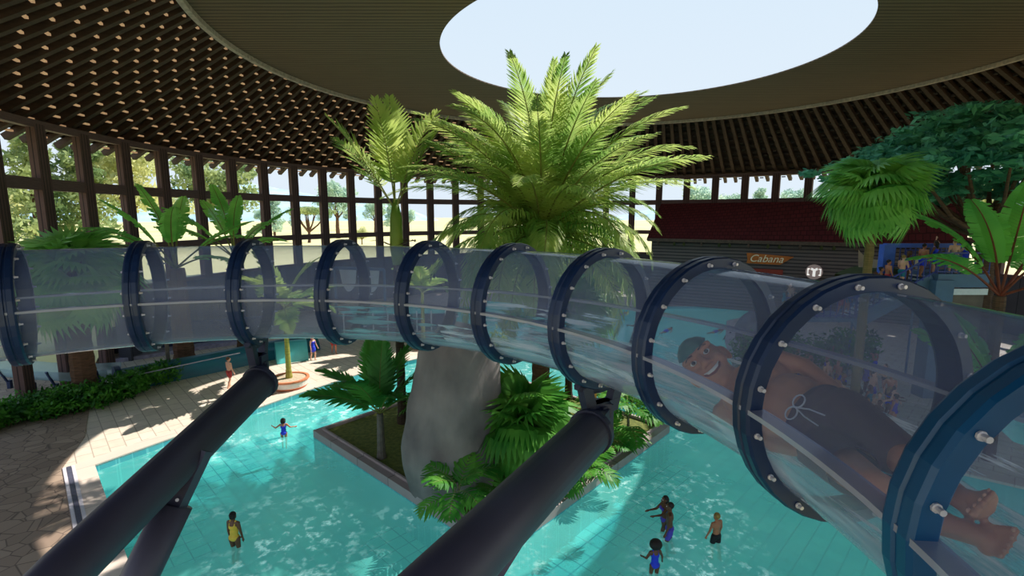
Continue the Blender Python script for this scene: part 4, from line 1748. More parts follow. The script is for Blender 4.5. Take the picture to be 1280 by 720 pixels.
def suit_prims(J, style):
    k = J['k']
    P = []
    g = .013 * k
    if style in ('one', 'dress', 'bikini'):
        if style != 'bikini':
            P.append(('e', J['waist'], (.12 * k + g, .095 * k + g, .17 * k)))
        P.append(('e', J['pel'] + Vector((0, .01, -.01)) * k, (.165 * k + g, .12 * k + g, .11 * k + g)))
        P.append(('e', J['chest'] + Vector((0, 0, -.02)) * k, (.145 * k + g, .112 * k + g, (.12 if style != 'bikini' else .07) * k)))
        for s in (-1, 1):
            P.append(('e', J['chest'] + Vector((s * .065, -.095, .03)) * k, (.06 * k + g, .055 * k + g, .05 * k + g)))
        if style != 'bikini':
            for s in 'lr':
                P.append(('c', J['chest'] + Vector(((.08 if s == 'l' else -.08), .09, .02)) * k, .02 * k, J['neck'] + Vector(((.09 if s == 'l' else -.09), .0, 0)) * k, .066 * k * .5))
        if style == 'dress':
            P.append(('c', J['pel'], .16 * k, J['pel'] + Vector((0, 0, -.16)) * k, .19 * k))
    else:
        P.append(('e', J['pel'] + Vector((0, .01, -.01)) * k, (.165 * k + g, .12 * k + g, .12 * k)))
        for s in 'lr':
            a, b = J['hp' + s], J['kn' + s]
            P.append(('c', a + Vector((0, .012, 0)) * k, .092 * k + g, a.lerp(b, .55), .084 * k + g))
    return P


def hair_prims(J, style, head=1.15):
    q = head * J['k']
    h = J['head']
    P = [('e', h + Vector((0, .024, .035)) * q, (.082 * q, .092 * q, .092 * q))]
    if style == 'bob':
        P += [('e', h + Vector((0, .045, -.02)) * q, (.105 * q, .085 * q, .10 * q)), ('e', h + Vector((0, .01, .03)) * q, (.105 * q, .085 * q, .085 * q))]
    elif style == 'afro':
        P += [('e', h + Vector((0, .03, .05)) * q, (.165 * q, .15 * q, .14 * q))]
    elif style == 'long':
        P += [('c', h + Vector((0, .05, .0)) * q, .085 * q, h + Vector((0, .075, -.17)) * q, .06 * q)]
    elif style == 'bun':
        P += [('e', h + Vector((0, .09, .06)) * q, (.05 * q, .05 * q, .05 * q)), ('e', h + Vector((0, .04, -.02)) * q, (.082 * q, .07 * q, .07 * q))]
    return P


PROTO = {}


def proto(key, J, suit, hair, head=1.15, vox=.017):
    b = fused(body_prims(J, head), vox, 3, 'person', M['skinA'])
    s = fused(suit_prims(J, suit), vox, 2, 'swimsuit', M['blue'])
    hh = fused(hair_prims(J, hair, head), vox * 1.1, 2, 'hair', M['hairK'])
    PROTO[key] = (b, s, hh, J, head)


ST = ((0, -86), (180, -87))
proto('woman', skel(1.68, ((70, -80), (20, -78)), ((-70, -80), (-20, -78)), ((0, -84), (180, -82)), ((0, -86), (180, -70)), True), 'one', 'bun')
proto('girl', skel(1.4, ((80, -35), (40, 10)), ((-80, -50), (-60, -10)), ((0, -70), (180, -80)), ((0, -88), (180, -55)), True), 'one', 'bob', 1.35)
proto('afro', skel(1.4, ((70, -62), (10, -20)), ((-70, -62), (-30, -60)), ((0, -80), (180, -85)), ((0, -84), (180, -75)), True), 'one', 'afro', 1.35)
proto('bikini', skel(1.66, ((10, -40), (0, 0)), ((-10, -45), (0, -5)), ((0, -70), (180, -70)), ((180, -80), (180, -60)), True), 'bikini', 'long')
proto('man', skel(1.76, ((60, -80), (10, -70)), ((-60, -80), (-10, -70)), ((0, -80), (180, -84)), ((180, -84), (180, -70)), False), 'trunks', 'short')
proto('boy', skel(1.5, ((70, -72), (30, -68)), ((-70, -70), (-30, -66)), ((0, -82), (180, -84)), ((180, -86), (180, -70)), False), 'trunks', 'short', 1.25)
proto('walker', skel(1.75, ((40, -75), (0, -40)), ((-40, -75), (-10, -60)), ((0, -72), (180, -80)), ((180, -80), (180, -60)), False), 'trunks', 'short')
proto('lady', skel(1.66, ((60, -75), (20, -60)), ((-60, -75), (-20, -70)), ((0, -78), (180, -84)), ((180, -84), (180, -72)), True), 'dress', 'long')
proto('waver', skel(1.7, ((80, 30), (60, 80)), ((-60, -78), (-20, -74)), *(ST, ST), False), 'trunks', 'short')
proto('swimmer', skel(1.7, ((25, 70), (10, 75)), ((-60, -60), (-30, -80)), ((0, -84), (180, -80)), ((0, -88), (180, -74)), False), 'trunks', 'short')


def setm(o, m):
    o.material_slots[0].link = 'OBJECT'
    o.material_slots[0].material = m


def person(key, loc, rz, skin, suit, hair, label, group=None, rot=None, s=1.0, faces=True):
    b, sm, hm, J, head = PROTO[key]
    o = obj('person', b, None, loc, rot if rot else (0, 0, rz))
    o.scale = (s,) * 3
    setm(o, M[skin])
    tag(o, label, 'person', group)
    c = obj('swimsuit', sm, o)
    setm(c, M[suit])
    h_ = obj('hair', hm, o)
    setm(h_, M[hair])
    if faces:
        face(J, o, head)
    return o


# bathers near the camera (rz: 0 faces the camera side -Y; 180 faces away)
def bather(px, py, zf):      # feet at depth zf under the water, seen at this pixel
    return gp(px, py, zf)


b = person('woman', bather(296, 704, -.55), R_(170), 'skinB', 'yellow', 'hairK', 'woman in a yellow swimsuit standing in the pool, seen from behind')
person('girl', bather(356, 560, -.55), R_(200), 'skinD', 'blue', 'hairK', 'dark-haired girl in a blue swimsuit wading with arms out near the deck')
person('afro', bather(817, 735, -.45), R_(190), 'skinB', 'blue', 'hairK', 'girl in a blue swimsuit with a big round afro at the bottom edge')
person('bikini', bather(829, 680, -.55), R_(-78), 'skinB', 'violet', 'hairK', 'woman in a violet bikini wading with arms stretched forward, beside a man')
person('man', bather(835, 694, -.55), R_(-105), 'skinB', 'violet', 'hairK', 'brown-skinned man in violet trunks standing close to the woman in the violet bikini')
person('boy', bather(893, 698, -.55), R_(205), 'skinA', 'black', 'hairG', 'boy in black swim trunks with sandy hair wading at the lower right')
# people on the deck
person('man', gp(288, 484, ZD), R_(150), 'skinC', 'redcloth', 'hairB', 'bare-chested man walking on the sunny deck beside the teal flume')
person('lady', gp(392, 450, ZD), R_(60), 'skinC', 'blue', 'hairP', 'pink-haired woman in a blue dress at the far edge of the deck')
person('walker', gp(418, 442, ZD), R_(30), 'skinD', 'redcloth', 'hairP', 'person in red standing behind the white posts at the far deck edge', faces=False)

# swimmers in the far part of the pool
sw_n = 0
for i, (px, py, rz) in enumerate(((640, 384, 40), (628, 391, 70), (722, 386, 100), (770, 395, 120), (784, 407, 60), (826, 417, 130), (885, 417, 110), (905, 425, 140), (928, 421, 80), (914, 437, 20), (926, 432, 150), (600, 396, 70))):
    p = gp(px, py, 0)
    desc = ('far swimmer nearest the far pool edge, left of the palm trunk', 'far swimmer left of the palm trunk, slightly nearer', 'far swimmer seen beyond the dark fan palm', 'far swimmer just right of the hanging palm frond tip',
            'far swimmer with only head and shoulders seen, right of the hanging frond', 'far swimmer stretched out left of the riding man in the tube', 'far swimmer just above the green cap of the riding man',
            'far swimmer above the face of the riding man', 'far swimmer closest to the right pool bank', 'far swimmer beside the cheek of the riding man', 'far swimmer right of the face of the riding man', 'far swimmer at the left, beyond the yellow-tipped shrub')[i]
    o = person('swimmer', (p.x, p.y, -.02), 0, ('skinA', 'skinB', 'skinD')[i % 3], ('violet', 'black', 'blue')[i % 3], 'hairK', desc, 'swimmers in the far pool', (R_(80), 0, R_(rz)), faces=False)

# ------------------------------------------------------------------ the rider in the tube
def in_tube(px, py, rr):
    """far point of a sight line at the fraction rr of the tube radius"""
    r = ray(px, py)
    t, prev = .5, None
    best = (9, None)
    while t < 8:
        q = Vector((r.x * t, r.y * t, r.z * t))
        o_ = math.hypot(q.x - TC.x, q.y - TC.y) - TR
        d_ = math.hypot(o_, q.z + H - TZ) / RT
        if prev is not None and prev < rr <= d_:
            return q + Vector((0, 0, H))
        if d_ < best[0]:
            best = (d_, q + Vector((0, 0, H)))
        prev = d_
        t += .004
    return best[1]


Hd = in_tube(893, 462, .60)
Pv = in_tube(1032, 533, .60)
zax = (Hd - Pv).normalized()
mid_n = Vector((TC.x - (Hd.x + Pv.x) / 2, TC.y - (Hd.y + Pv.y) / 2, 0)).normalized()
front = (mid_n * .84 + Vector((0, 0, .55)))
front = (front - zax * front.dot(zax)).normalized()
yax = -front
xax = yax.cross(zax).normalized()
m3 = Matrix((xax, yax, zax)).transposed()
mloc = m3.inverted()


def loc(p):
    return mloc @ (p - Pv) + Vector((0, 0, .9))


J = skel(1.7)
k = J['k']
HS = 1.82
hl = (Hd - Pv).length
J['waist'] = Vector((0, 0, .9 + hl * .26))
J['chest'] = Vector((0, 0, .9 + hl * .53))
J['neck'] = Vector((0, -.01, .9 + hl * .77))
J['head'] = Vector((0, -.07, .9 + hl))
sgn = 1 if loc(in_tube(962, 458, .6)).x > 0 else -1
FAR, NEAR = ('l', 'r') if sgn > 0 else ('r', 'l')
for nm, sx_, wp, kp, ap in ((FAR, sgn, (1046, 488, .60), (1128, 574, .42), (1200, 622, .62)), (NEAR, -sgn, (992, 562, .72), (1088, 606, .46), (1168, 648, .72))):
    J['sh' + nm] = J['neck'] + Vector((sx_ * .215, .0, -.075))
    J['wr' + nm] = loc(in_tube(*wp))
    e_ = J['sh' + nm].lerp(J['wr' + nm], .5)
    J['el' + nm] = e_ + Vector((sx_ * .05, .03, 0))
    J['hd' + nm] = J['wr' + nm] + ((J['wr' + nm] - J['el' + nm]).normalized() + Vector((-sx_ * .4, -.1, -.2))).normalized() * .09
    J['hp' + nm] = J['pel'] + Vector((sx_ * .105, 0, -.03))
    J['kn' + nm] = loc(in_tube(*kp))
    J['an' + nm] = loc(in_tube(*ap))
prims = [p for p in body_prims(J, .01)][:-5]
prims += [('e', J['chest'] + Vector((0, -.005, .0)), (.225, .135, .22)), ('e', J['waist'] + Vector((0, -.018, .0)), (.198, .130, .20)), ('e', J['pel'], (.200, .132, .15)),
          ('e', J['chest'] + Vector((.095, -.085, .045)), (.095, .055, .08)), ('e', J['chest'] + Vector((-.095, -.085, .045)), (.095, .055, .08)),
          ('c', J['neck'] - Vector((0, 0, .04)), .080, J['neck'] + Vector((0, -.02, .12)), .068)]
for s in 'lr':
    d = J['an' + s] - J['kn' + s]
    prims += [('c', J['hp' + s] + Vector((0, .012, 0)), .108, J['kn' + s], .068), ('c', J['kn' + s], .064, J['kn' + s] + d * .4, .066), ('c', J['kn' + s] + d * .4, .066, J['an' + s], .043),
              ('c', J['sh' + s], .068, J['el' + s], .050), ('c', J['el' + s], .050, J['wr' + s], .036)]


def foot(s):
    """joint positions of a foot standing square to its shin"""
    a = J['an' + s]
    sh_ = (a - J['kn' + s]).normalized()
    up_ = Vector((0, -1, 0))
    up_ = (up_ - sh_ * up_.dot(sh_)).normalized()
    sd_ = sh_.cross(up_).normalized()
    if sd_.x < 0:
        sd_ = -sd_
    return a, sh_, up_, sd_


# feet with toes pointing up the body's front
prims = [p for p in prims if not (p[0] == 'c' and abs(p[2] - .036 * k) < 1e-6 and abs(p[4] - .030 * k) < 1e-6)]
TOES = ((-.040, .066, .0170), (-.017, .062, .0135), (.004, .054, .0128), (.023, .045, .0122), (.041, .034, .0120))
NAILS = []
for s, sg in (('l', 1), ('r', -1)):
    a, sh_, up_, sd_ = foot(s)
    heel = a + sh_ * .045 - up_ * .035
    ball = a + sh_ * .060 + up_ * .145 + sd_ * sg * .02
    prims += [('c', heel, .048, ball, .038), ('c', ball - sd_ * .032, .028, ball + sd_ * .032, .028), ('c', a, .043, ball - sh_ * .02, .030), ('c', heel, .046, a, .044)]
    for i, (ox, ln, r) in enumerate(TOES):
        b0 = ball + sd_ * sg * ox + up_ * .012
        e0 = b0 + up_ * ln + sd_ * sg * ox * .2
        prims.append(('c', b0, r, e0, r * .92))
        NAILS.append((e0 - sh_ * r * .85 + up_ * r * .3, r * .7))
hd = J['head']
TILT = Matrix.Rotation(R_(32), 3, 'X') @ Matrix.Rotation(R_(13), 3, 'Y')


def hp_(x, y, z):
    return hd + TILT @ (Vector((x, y, z)) * HS * k)


def hr(r):
    return tuple(v * HS * k for v in r)


prims += [('e', hp_(0, .010, .018), hr((.073, .090, .095)), TILT), ('e', hp_(0, -.028, -.050), hr((.058, .058, .062)), TILT), ('e', hp_(0, -.060, -.092), hr((.026, .024, .020)), TILT),
          ('e', hp_(.040, -.058, -.030), hr((.028, .026, .028)), TILT), ('e', hp_(-.040, -.058, -.030), hr((.028, .026, .028)), TILT),
          ('c', hp_(0, -.078, .020), .010 * HS, hp_(0, -.100, -.016), .014 * HS), ('e', hp_(.014, -.090, -.020), hr((.011, .011, .009))), ('e', hp_(-.014, -.090, -.020), hr((.011, .011, .009))),
          ('c', hp_(-.055, -.072, .035), .011 * HS, hp_(.055, -.072, .035), .011 * HS)]
for s in (-1, 1):
    prims.append(('e', hp_(s * .077, .008, -.008), hr((.013, .022, .032)), TILT))
M['skinR'] = pmat('skin_rider', s2l(206, 138, 104), .5, 0, .06, 8)
bm_ = fused(prims, .0085, 3, 'person', M['skinR'])
rider = obj('person', bm_)
tag(rider, 'smiling man in teal swim cap and dark shorts riding on his back inside the tube', 'person')
mw = Matrix((xax, yax, zax)).transposed().to_4x4()
# place so that the head centre sits at Hd
rider.matrix_world = Matrix.Translation(Pv - m3 @ Vector((0, 0, .9))) @ mw
# cap
cpr = fused([('e', hp_(0, .016, .034), hr((.080, .096, .092)), TILT)], .009, 2, 'swim_cap', M['cap'])
bmx = bmesh.new()
bmx.from_mesh(cpr)
nrm = (TILT @ Vector((0, -.55, 1))).normalized()
bmesh.ops.bisect_plane(bmx, geom=bmx.verts[:] + bmx.edges[:] + bmx.faces[:], plane_co=hp_(0, -.052, .052), plane_no=nrm, clear_inner=True)
bmx.to_mesh(cpr)
bmx.free()
for p in cpr.polygons:
    p.use_smooth = True
obj('swim_cap', cpr, rider)
for s in (-1, 1):
    e_ = MB().ell(hp_(s * .031, -.079, .014), hr((.0135, .009, .0078)), 14, TILT).build('eye', M['eyewhite'], rider, True)
    MB().ell(hp_(s * .031, -.0860, .0135), hr((.0078, .004, .0080)), 10, TILT).build('iris', M['eyedark'], e_, True)
    MB().tube([hp_(s * .050, -.080, .034), hp_(s * .034, -.089, .040), hp_(s * .014, -.089, .035)], [.004, .006, .004], 6).build('eyebrow', M['hairK'], rider)
MB().tube([hp_(-.040, -.070, -.036), hp_(-.024, -.087, -.051), hp_(0, -.094, -.057), hp_(.024, -.087, -.051), hp_(.040, -.070, -.036)], [.006, .013, .016, .013, .006], 10).build('lips', M['lip'], rider, True)
MB().tube([hp_(-.033, -.079, -.039), hp_(-.020, -.093, -.049), hp_(0, -.100, -.053), hp_(.020, -.093, -.049), hp_(.033, -.079, -.039)], [.005, .010, .012, .010, .005], 10).build('teeth', M['teeth'], rider, True)
# shorts to the knee with a drawcord
sp = [('e', J['pel'] + Vector((0, .0, -.02)), (.218, .150, .14)), ('e', J['pel'] + Vector((0, -.008, .06)), (.214, .148, .10))]
for s in 'lr':
    a, b_ = J['hp' + s], J['kn' + s]
    sp.append(('c', a + Vector((0, .012, 0)), .128, a.lerp(b_, .86), .100))
sh = fused(sp, .010, 4, 'shorts', M['shorts'])
bmx = bmesh.new()
bmx.from_mesh(sh)
hem = (J['hpl'].lerp(J['knl'], .84) + J['hpr'].lerp(J['knr'], .84)) / 2
bmesh.ops.bisect_plane(bmx, geom=bmx.verts[:] + bmx.edges[:] + bmx.faces[:], plane_co=hem, plane_no=-((J['knl'] + J['knr']) / 2 - J['pel']).normalized(), clear_inner=True)
bmesh.ops.bisect_plane(bmx, geom=bmx.verts[:] + bmx.edges[:] + bmx.faces[:], plane_co=J['pel'] + Vector((0, -.1, .10)), plane_no=Vector((0, .12, 1)), clear_outer=True)
bmx.to_mesh(sh)
bmx.free()
for p in sh.polygons:
    p.use_smooth = True
sho = obj('shorts', sh, rider)
c0 = J['pel'] + Vector((0, -.160, .070))
cd_ = MB()
for s in (-1, 1):
    lp = [c0 + Vector((s * .040 * (1 - math.cos(t)) * .9, -.006, .030 * math.sin(t))) for t in [2 * PI * i / 12 for i in range(13)]]
    cd_.tube(lp, .0042, 6)
    cd_.tube([c0, c0 + Vector((s * .022, -.006, -.07)), c0 + Vector((s * .030, .004, -.15))], .0042, 6)
cd_.build('drawcord', M['cord'], sho, True)
for p, r in NAILS:
    MB().ell(p, (r, r, r * .5), 8).build('toenail', M['nail'], rider, True)

# ------------------------------------------------------------------ building on the far right bank
ba, bb = Vector((15.5, 55.5, 0)), Vector((38.4, 42.3, 0))
bx = (bb - ba).normalized()
bn = Vector((-bx.y, bx.x, 0))
if bn.y < 0:
    bn = -bn
BL = (bb - ba).length
ang = math.atan2(bx.y, bx.x)
cab = thing('changing_cabin', 'long wooden cabin with a dark red tiled roof on the far right bank', 'building', (ba.x, ba.y, ZD), ang)
ez, rz_ = 7.25, 11.1
mb = MB()
# walls modelled in local x along the front, y backwards; material object coords make the boards level
wallm = brickmat('cabin_wall_boards', s2l(118, 104, 102), s2l(108, 96, 94), s2l(58, 52, 54), 60, .34, .8, .05, noise_amt=.15)
wn = wallm.node_tree
for nd in wn.nodes:
    if nd.type == 'MAPPING':
        nd.inputs['Rotation'].default_value = (PI / 2, 0, 0)
MB().prism([(0, 0), (BL, 0), (BL, 1.2), (0, 5)], 0, ez).build('wall', wallm, cab)
mb = MB()
NSL = 28
for i in range(NSL + 1):
    u = i / NSL
    x = -.4 + (BL + .4) * u
    yb = 5.2 + (1.4 - 5.2) * u
    mb.v += [(x, -.6, ez - .05), (x, yb, rz_), (x, yb, rz_ - .2), (x, -.6, ez - .25)]
for i in range(NSL):
    for k in range(4):
        l = (k + 1) % 4
        mb.f.append((i * 4 + k, i * 4 + 4 + k, i * 4 + 4 + l, i * 4 + l))
        mb.m.append(0)
mb.f += [(0, 1, 2, 3), (NSL * 4 + 3, NSL * 4 + 2, NSL * 4 + 1, NSL * 4)]
mb.m += [0, 0]
mb.build('roof', M['redroof'], cab)
MB().box((BL / 2, -.62, ez - .16), (BL + .6, .10, .34)).build('eave_board', M['cabin_trim'], cab)
MB().add([(BL - .05, 0, ez), (BL - .05, 1.3, ez), (BL - .05, 1.3, rz_ - .3)], [(0, 1, 2)]).build('gable', M['cloth'], cab)
bulbs = thing('string_light', 'row of small dark bulbs hanging under the cabin eave', 'lights', (ba.x, ba.y, ZD), ang)
MB().tube([(x, -.5, ez - .36) for x in (0.3, BL - .3)], .03, 6).build('cable', M['black'], bulbs)
x = .8
i = 0
while x < BL - .5:
    MB().lathe([(0, -.44), (.12, -.38), (.16, -.24), (.09, -.08), (.09, .04), (0, .05)], 10, (x, -.5, ez - .32)).build('bulb', M['olive'] if i % 3 else M['cabin_trim'], bulbs)
    x += 1.0 if i % 3 == 1 else 1.75
    i += 1


def text(s, size, mat, parent, loc, rot, shear=0.0, name='lettering', bold=0.0):
    cu = bpy.data.curves.new(name, 'FONT')
    cu.body = s
    cu.size = size
    cu.shear = shear
    cu.extrude = .02
    cu.offset = bold
    cu.align_x = 'CENTER'
    cu.align_y = 'CENTER'
    tmp = bpy.data.objects.new('tmp', cu)
    COL.objects.link(tmp)
    dg = bpy.context.evaluated_depsgraph_get()
    me = bpy.data.meshes.new_from_object(tmp.evaluated_get(dg))
    bpy.data.objects.remove(tmp)
    me.materials.clear()
    me.materials.append(mat)
    o = obj(name, me, parent, loc, rot)
    return o


def on_wall(px, py):
    """point of the cabin front seen along a sight line, in cabin coordinates"""
    r = ray(px, py)
    nrm = bn
    t = ((ba - Vector((0, 0, H))).dot(nrm) - 0) / r.dot(nrm) if True else 0
    p = Vector((0, 0, H)) + r * (Vector((ba.x, ba.y, 0)).dot(nrm) / Vector((r.x, r.y, 0)).dot(nrm))
    return p


pS = on_wall(962, 323.5)
sg = thing('sign_board', 'orange arrow-shaped board with cream script lettering on the cabin wall', 'sign', pS - bn * .12, ang)
W2, H2 = 2.1, .52
MB().add([(-W2, -.06, H2), (-W2 + .12, -.06, -.1), (-W2 + .05, -.06, -H2), (W2 * .45, -.06, -H2 * 1.05), (W2, -.06, H2 * .55), (-W2 + .3, -.06, H2 * 1.0),
          (-W2, .04, H2), (-W2 + .12, .04, -.1), (-W2 + .05, .04, -H2), (W2 * .45, .04, -H2 * 1.05), (W2, .04, H2 * .55), (-W2 + .3, .04, H2 * 1.0)],
         [(0, 1, 2, 3, 4, 5), (11, 10, 9, 8, 7, 6)] + [(i, i + 6, (i + 1) % 6 + 6, (i + 1) % 6) for i in range(6)]).build('board', M['signwood'], sg)
text('Cabana', 1.02, M['cream'], sg, (-.32, -.08, -.02), (PI / 2, 0, 0), .35)
pS = on_wall(958, 340)
s2 = thing('sign_board', 'small red board under the orange sign, its foot hidden by the tube', 'sign', pS - bn * .12, ang)
MB().box((0, 0, 0), (2.9, .08, .62)).build('board', M['signred'], s2)
pS = on_wall(1017.5, 339.5)
s3 = thing('sign_disc', 'round grey sign with a lit white shirt symbol on the cabin wall', 'sign', pS - bn * .35, ang)
MB().tube([(0, -.05, 0), (0, .05, 0)], .72, 28).build('disc', M['signgrey'], s3)
MB().box((0, .2, 0), (.12, .4, .12)).build('bracket', M['black'], s3)
yk = -.09
MB().add([(-.12, yk, -.42), (.12, yk, -.42), (.11, yk, .12), (.30, yk, .22), (.24, yk, .40), (.10, yk, .34), (0, yk, .26), (-.10, yk, .34), (-.24, yk, .40), (-.30, yk, .22), (-.11, yk, .12)], [tuple(range(11))]).build('shirt_symbol', M['signlit'], s3)
for s in (-1, 1):
    q = MB()
    q.box((s * .52, yk, 0), (.10, .02, .64))
    q.box((s * .44, yk, .28), (.16, .02, .10))
    q.box((s * .44, yk, -.28), (.16, .02, .10))
    q.build('bracket_symbol', M['signlit'], s3)

# ------------------------------------------------------------------ stair tower and queue, right
tw = thing('stair_tower', 'blue-railed stair platform crowded with people below the shade tree', 'stairs', (0, 0, 0))
PZ = 6.95
px0, px1 = 22.3, 25.0
ty = 26.0
MB().box(((px0 + px1) / 2, ty + 1.1, PZ - .35), (px1 - px0, 2.4, .7)).build('platform', M['bluegrey'], tw)
MB().box((px0 + .25, ty + .1, (PZ - .3) / 2), (.95, .8, PZ - .3)).build('column', M['bluegrey'], tw)
MB().box((px1 - .85, ty + .15, PZ - 2.15), (1.7, .12, 2.3)).build('panel', pmat('dim_panel', s2l(112, 96, 84), .8, 0, .25, 1.5), tw)
MB().box((px1 - .9, ty + .1, PZ - .95), (2.0, .2, .32)).build('white_beam', M['white'], tw)
# stair down to the left
sa, sb = Vector((px0, ty + .7, PZ)), Vector((px0 - 3.9, ty + .9, PZ - 2.4))
MB().bar(sa + Vector((0, -.5, -.35)), sb + Vector((0, -.5, -.35)), .16, .75).build('stringer', M['bluegrey'], tw)
MB().bar(sa + Vector((0, .9, -.35)), sb + Vector((0, .9, -.35)), .16, .6).build('stringer', M['bluegrey'], tw)
for i in range(14):
    t = (i + .5) / 14
    p = sa.lerp(sb, t)
    MB().box((p.x, p.y + .2, p.z - .12), (.32, 1.3, .06)).build('tread', M['white'], tw)
lp = sb + Vector((-1.9, .3, -.1))
MB().box(lp, (3.9, 2.2, .2)).build('landing', M['bluegrey'], tw)


def railing(a, b, nm, mat, hh=1.1, step=.34):
    a, b = Vector(a), Vector(b)
    mb = MB()
    mb.bar(a + Vector((0, 0, hh)), b + Vector((0, 0, hh)), .07, .07)
    mb.bar(a + Vector((0, 0, .12)), b + Vector((0, 0, .12)), .05, .05)
    k = max(1, int((b - a).length / step))
    for i in range(k + 1):
        p = a.lerp(b, i / k)
        mb.box((p.x, p.y, p.z + hh / 2), (.035, .035, hh))
    return mb.build(nm, mat, tw)


railing((px0, ty + .0, PZ), (px1, ty + .0, PZ), 'railing', M['bluedark'])
railing((px0, ty + 2.2, PZ), (px1, ty + 2.2, PZ), 'railing', M['bluedark'])
railing(sa + Vector((0, -.6, 0)), sb + Vector((0, -.6, 0)), 'railing', M['bluedark'])
railing(lp + Vector((-1.9, -1, .1)), lp + Vector((1.9, -1, .1)), 'railing', M['bluedark'])
# tall blue gate frame of the upper walkway
gz = PZ + 1.25
MB().box((20.75, 27.6, gz - 1.1), (.62, .4, 2.6)).build('gate_post', M['bluepaint'], tw)
MB().box((22.9, 27.6, gz + .15), (4.6, .3, .22)).build('gate_beam', M['bluepaint'], tw)
g = MB()
for i in range(15):
    g.box((21.2 + i * .28, 27.6, gz - .45), (.05, .05, 1.1))
g.box((23.1, 27.6, gz - .98), (4.2, .08, .08))
g.build('gate_bars', M['bluedark'], tw)

# cloth sails and the olive canopy beside it
c1 = dp(1112, 334, 31)


def sail(label, ptsl, mat, seed):
    mb = MB()
    n = 10
    a, b, c, d = [Vector(p) for p in ptsl]
    for i in range(n + 1):
        for j in range(n + 1):
            u, v = i / n, j / n
            p = a.lerp(b, u).lerp(d.lerp(c, u), v)
            p.z -= .45 * math.sin(PI * u) * (1 - v) + .1 * math.sin(PI * v)
            p.y += .15 * math.sin(6 * u)
            mb.v.append(tuple(p))
    for i in range(n):
        for j in range(n):
            q = i * (n + 1) + j
            mb.f.append((q, q + n + 1, q + n + 2, q + 1))
            mb.m.append(0)
    o = mb.build('cloth_sail', mat, None, True)
    return tag(o, label, 'cloth')


sail('cream cloth hung left of the blue gate post', (dp(1073, 312, 30), dp(1116, 318, 30), dp(1116, 336, 30), dp(1073, 334, 30)), M['cloth'], 1)
sail('cream cloth hung right of the blue gate post', (dp(1124, 322, 31), dp(1151, 315, 31), dp(1150, 336, 31), dp(1122, 333, 31)), M['cloth'], 2)
cn = thing('canopy', 'curved olive-green canopy below the cream cloths', 'canopy', tuple(dp(1113, 347, 29.5)))
mb = MB()
for i in range(13):
    t = -1 + i / 6
    for dy in (0, 2.0):
        mb.v.append((t * 2.0, dy, .55 * (1 - t * t)))
        mb.v.append((t * 2.0, dy, .55 * (1 - t * t) - .32))
for i in range(12):
    q = i * 4
    mb.f += [(q, q + 4, q + 5, q + 1), (q, q + 2, q + 6, q + 4), (q + 3, q + 1, q + 5, q + 7), (q + 2, q + 3, q + 7, q + 6)]
    mb.m += [0] * 4
mb.build('cover', M['olive'], cn)
z0 = cn.location.z - .3
for sx_ in (-1.8, 1.8):
    MB().tube([(sx_, .3, 0), (sx_, .3, ZD - cn.location.z)], .06, 8).build('pole', M['bluegrey'], cn)

SK = ['skinA', 'skinB', 'skinC', 'skinD']
SU = ['blue', 'violet', 'tealcloth', 'redcloth', 'black']
SUN_ = {'blue': 'blue', 'violet': 'violet', 'tealcloth': 'teal', 'redcloth': 'red', 'black': 'black'}
HR = ['hairK', 'hairB', 'hairG', 'hairK']
KN = {'woman': 'woman', 'man': 'man', 'lady': 'woman', 'walker': 'walking man', 'waver': 'waving man', 'boy': 'boy', 'girl': 'girl', 'afro': 'girl with a big afro', 'bikini': 'woman'}
ORD = ['first', 'second', 'third', 'fourth', 'fifth', 'sixth', 'seventh', 'eighth', 'ninth', 'tenth', 'eleventh', 'twelfth', 'thirteenth', 'fourteenth', 'fifteenth']
rnd = random.Random(21)
# on the platform
for i, (x, dy, ky, sk, su, rz) in enumerate(((22.5, .5, 'lady', 'skinB', 'blue', 200), (23.0, 1.1, 'waver', 'skinC', 'violet', 60), (23.5, .5, 'man', 'skinC', 'tealcloth', 170), (24.3, .7, 'afro', 'skinC', 'blue', 150))):
    person(ky, (x, ty + dy, PZ), R_(rz), sk, su, HR[i % 4], f"{KN[ky]} in {SUN_[su]}, {ORD[i]} from the left on the stair platform", 'queue on the stair platform', faces=False, s=1.12 if ky == 'afro' else 1.0)
# on the stairs
for i in range(8):
    t = (i + .5) / 8
    p = sa.lerp(sb, t)
    ky = ('man', 'lady', 'walker', 'man', 'woman', 'walker', 'lady', 'man')[i]
    su = SU[i % 5]
    person(ky, (p.x, p.y + rnd.uniform(-.1, .5), p.z - .08), R_(rnd.uniform(40, 130)), SK[i % 4], su, HR[i % 4], f"{KN[ky]} in {SUN_[su]} on the blue stairs, {ORD[i]} from the top", 'queue on the blue stairs', faces=False)
for i in range(7):
    ky = ('woman', 'man', 'girl', 'man', 'lady', 'boy', 'man')[i]
    su = SU[(i + 2) % 5]
    person(ky, (lp.x - 1.7 + i * .52, lp.y - .5 + (i % 3) * .55, lp.z + .1), R_(rnd.uniform(0, 360)), SK[(i + 1) % 4], su, HR[i % 4], f"{KN[ky]} in {SUN_[su]} on the stair landing, {ORD[i]} from the left", 'people waiting on the landing', faces=False)

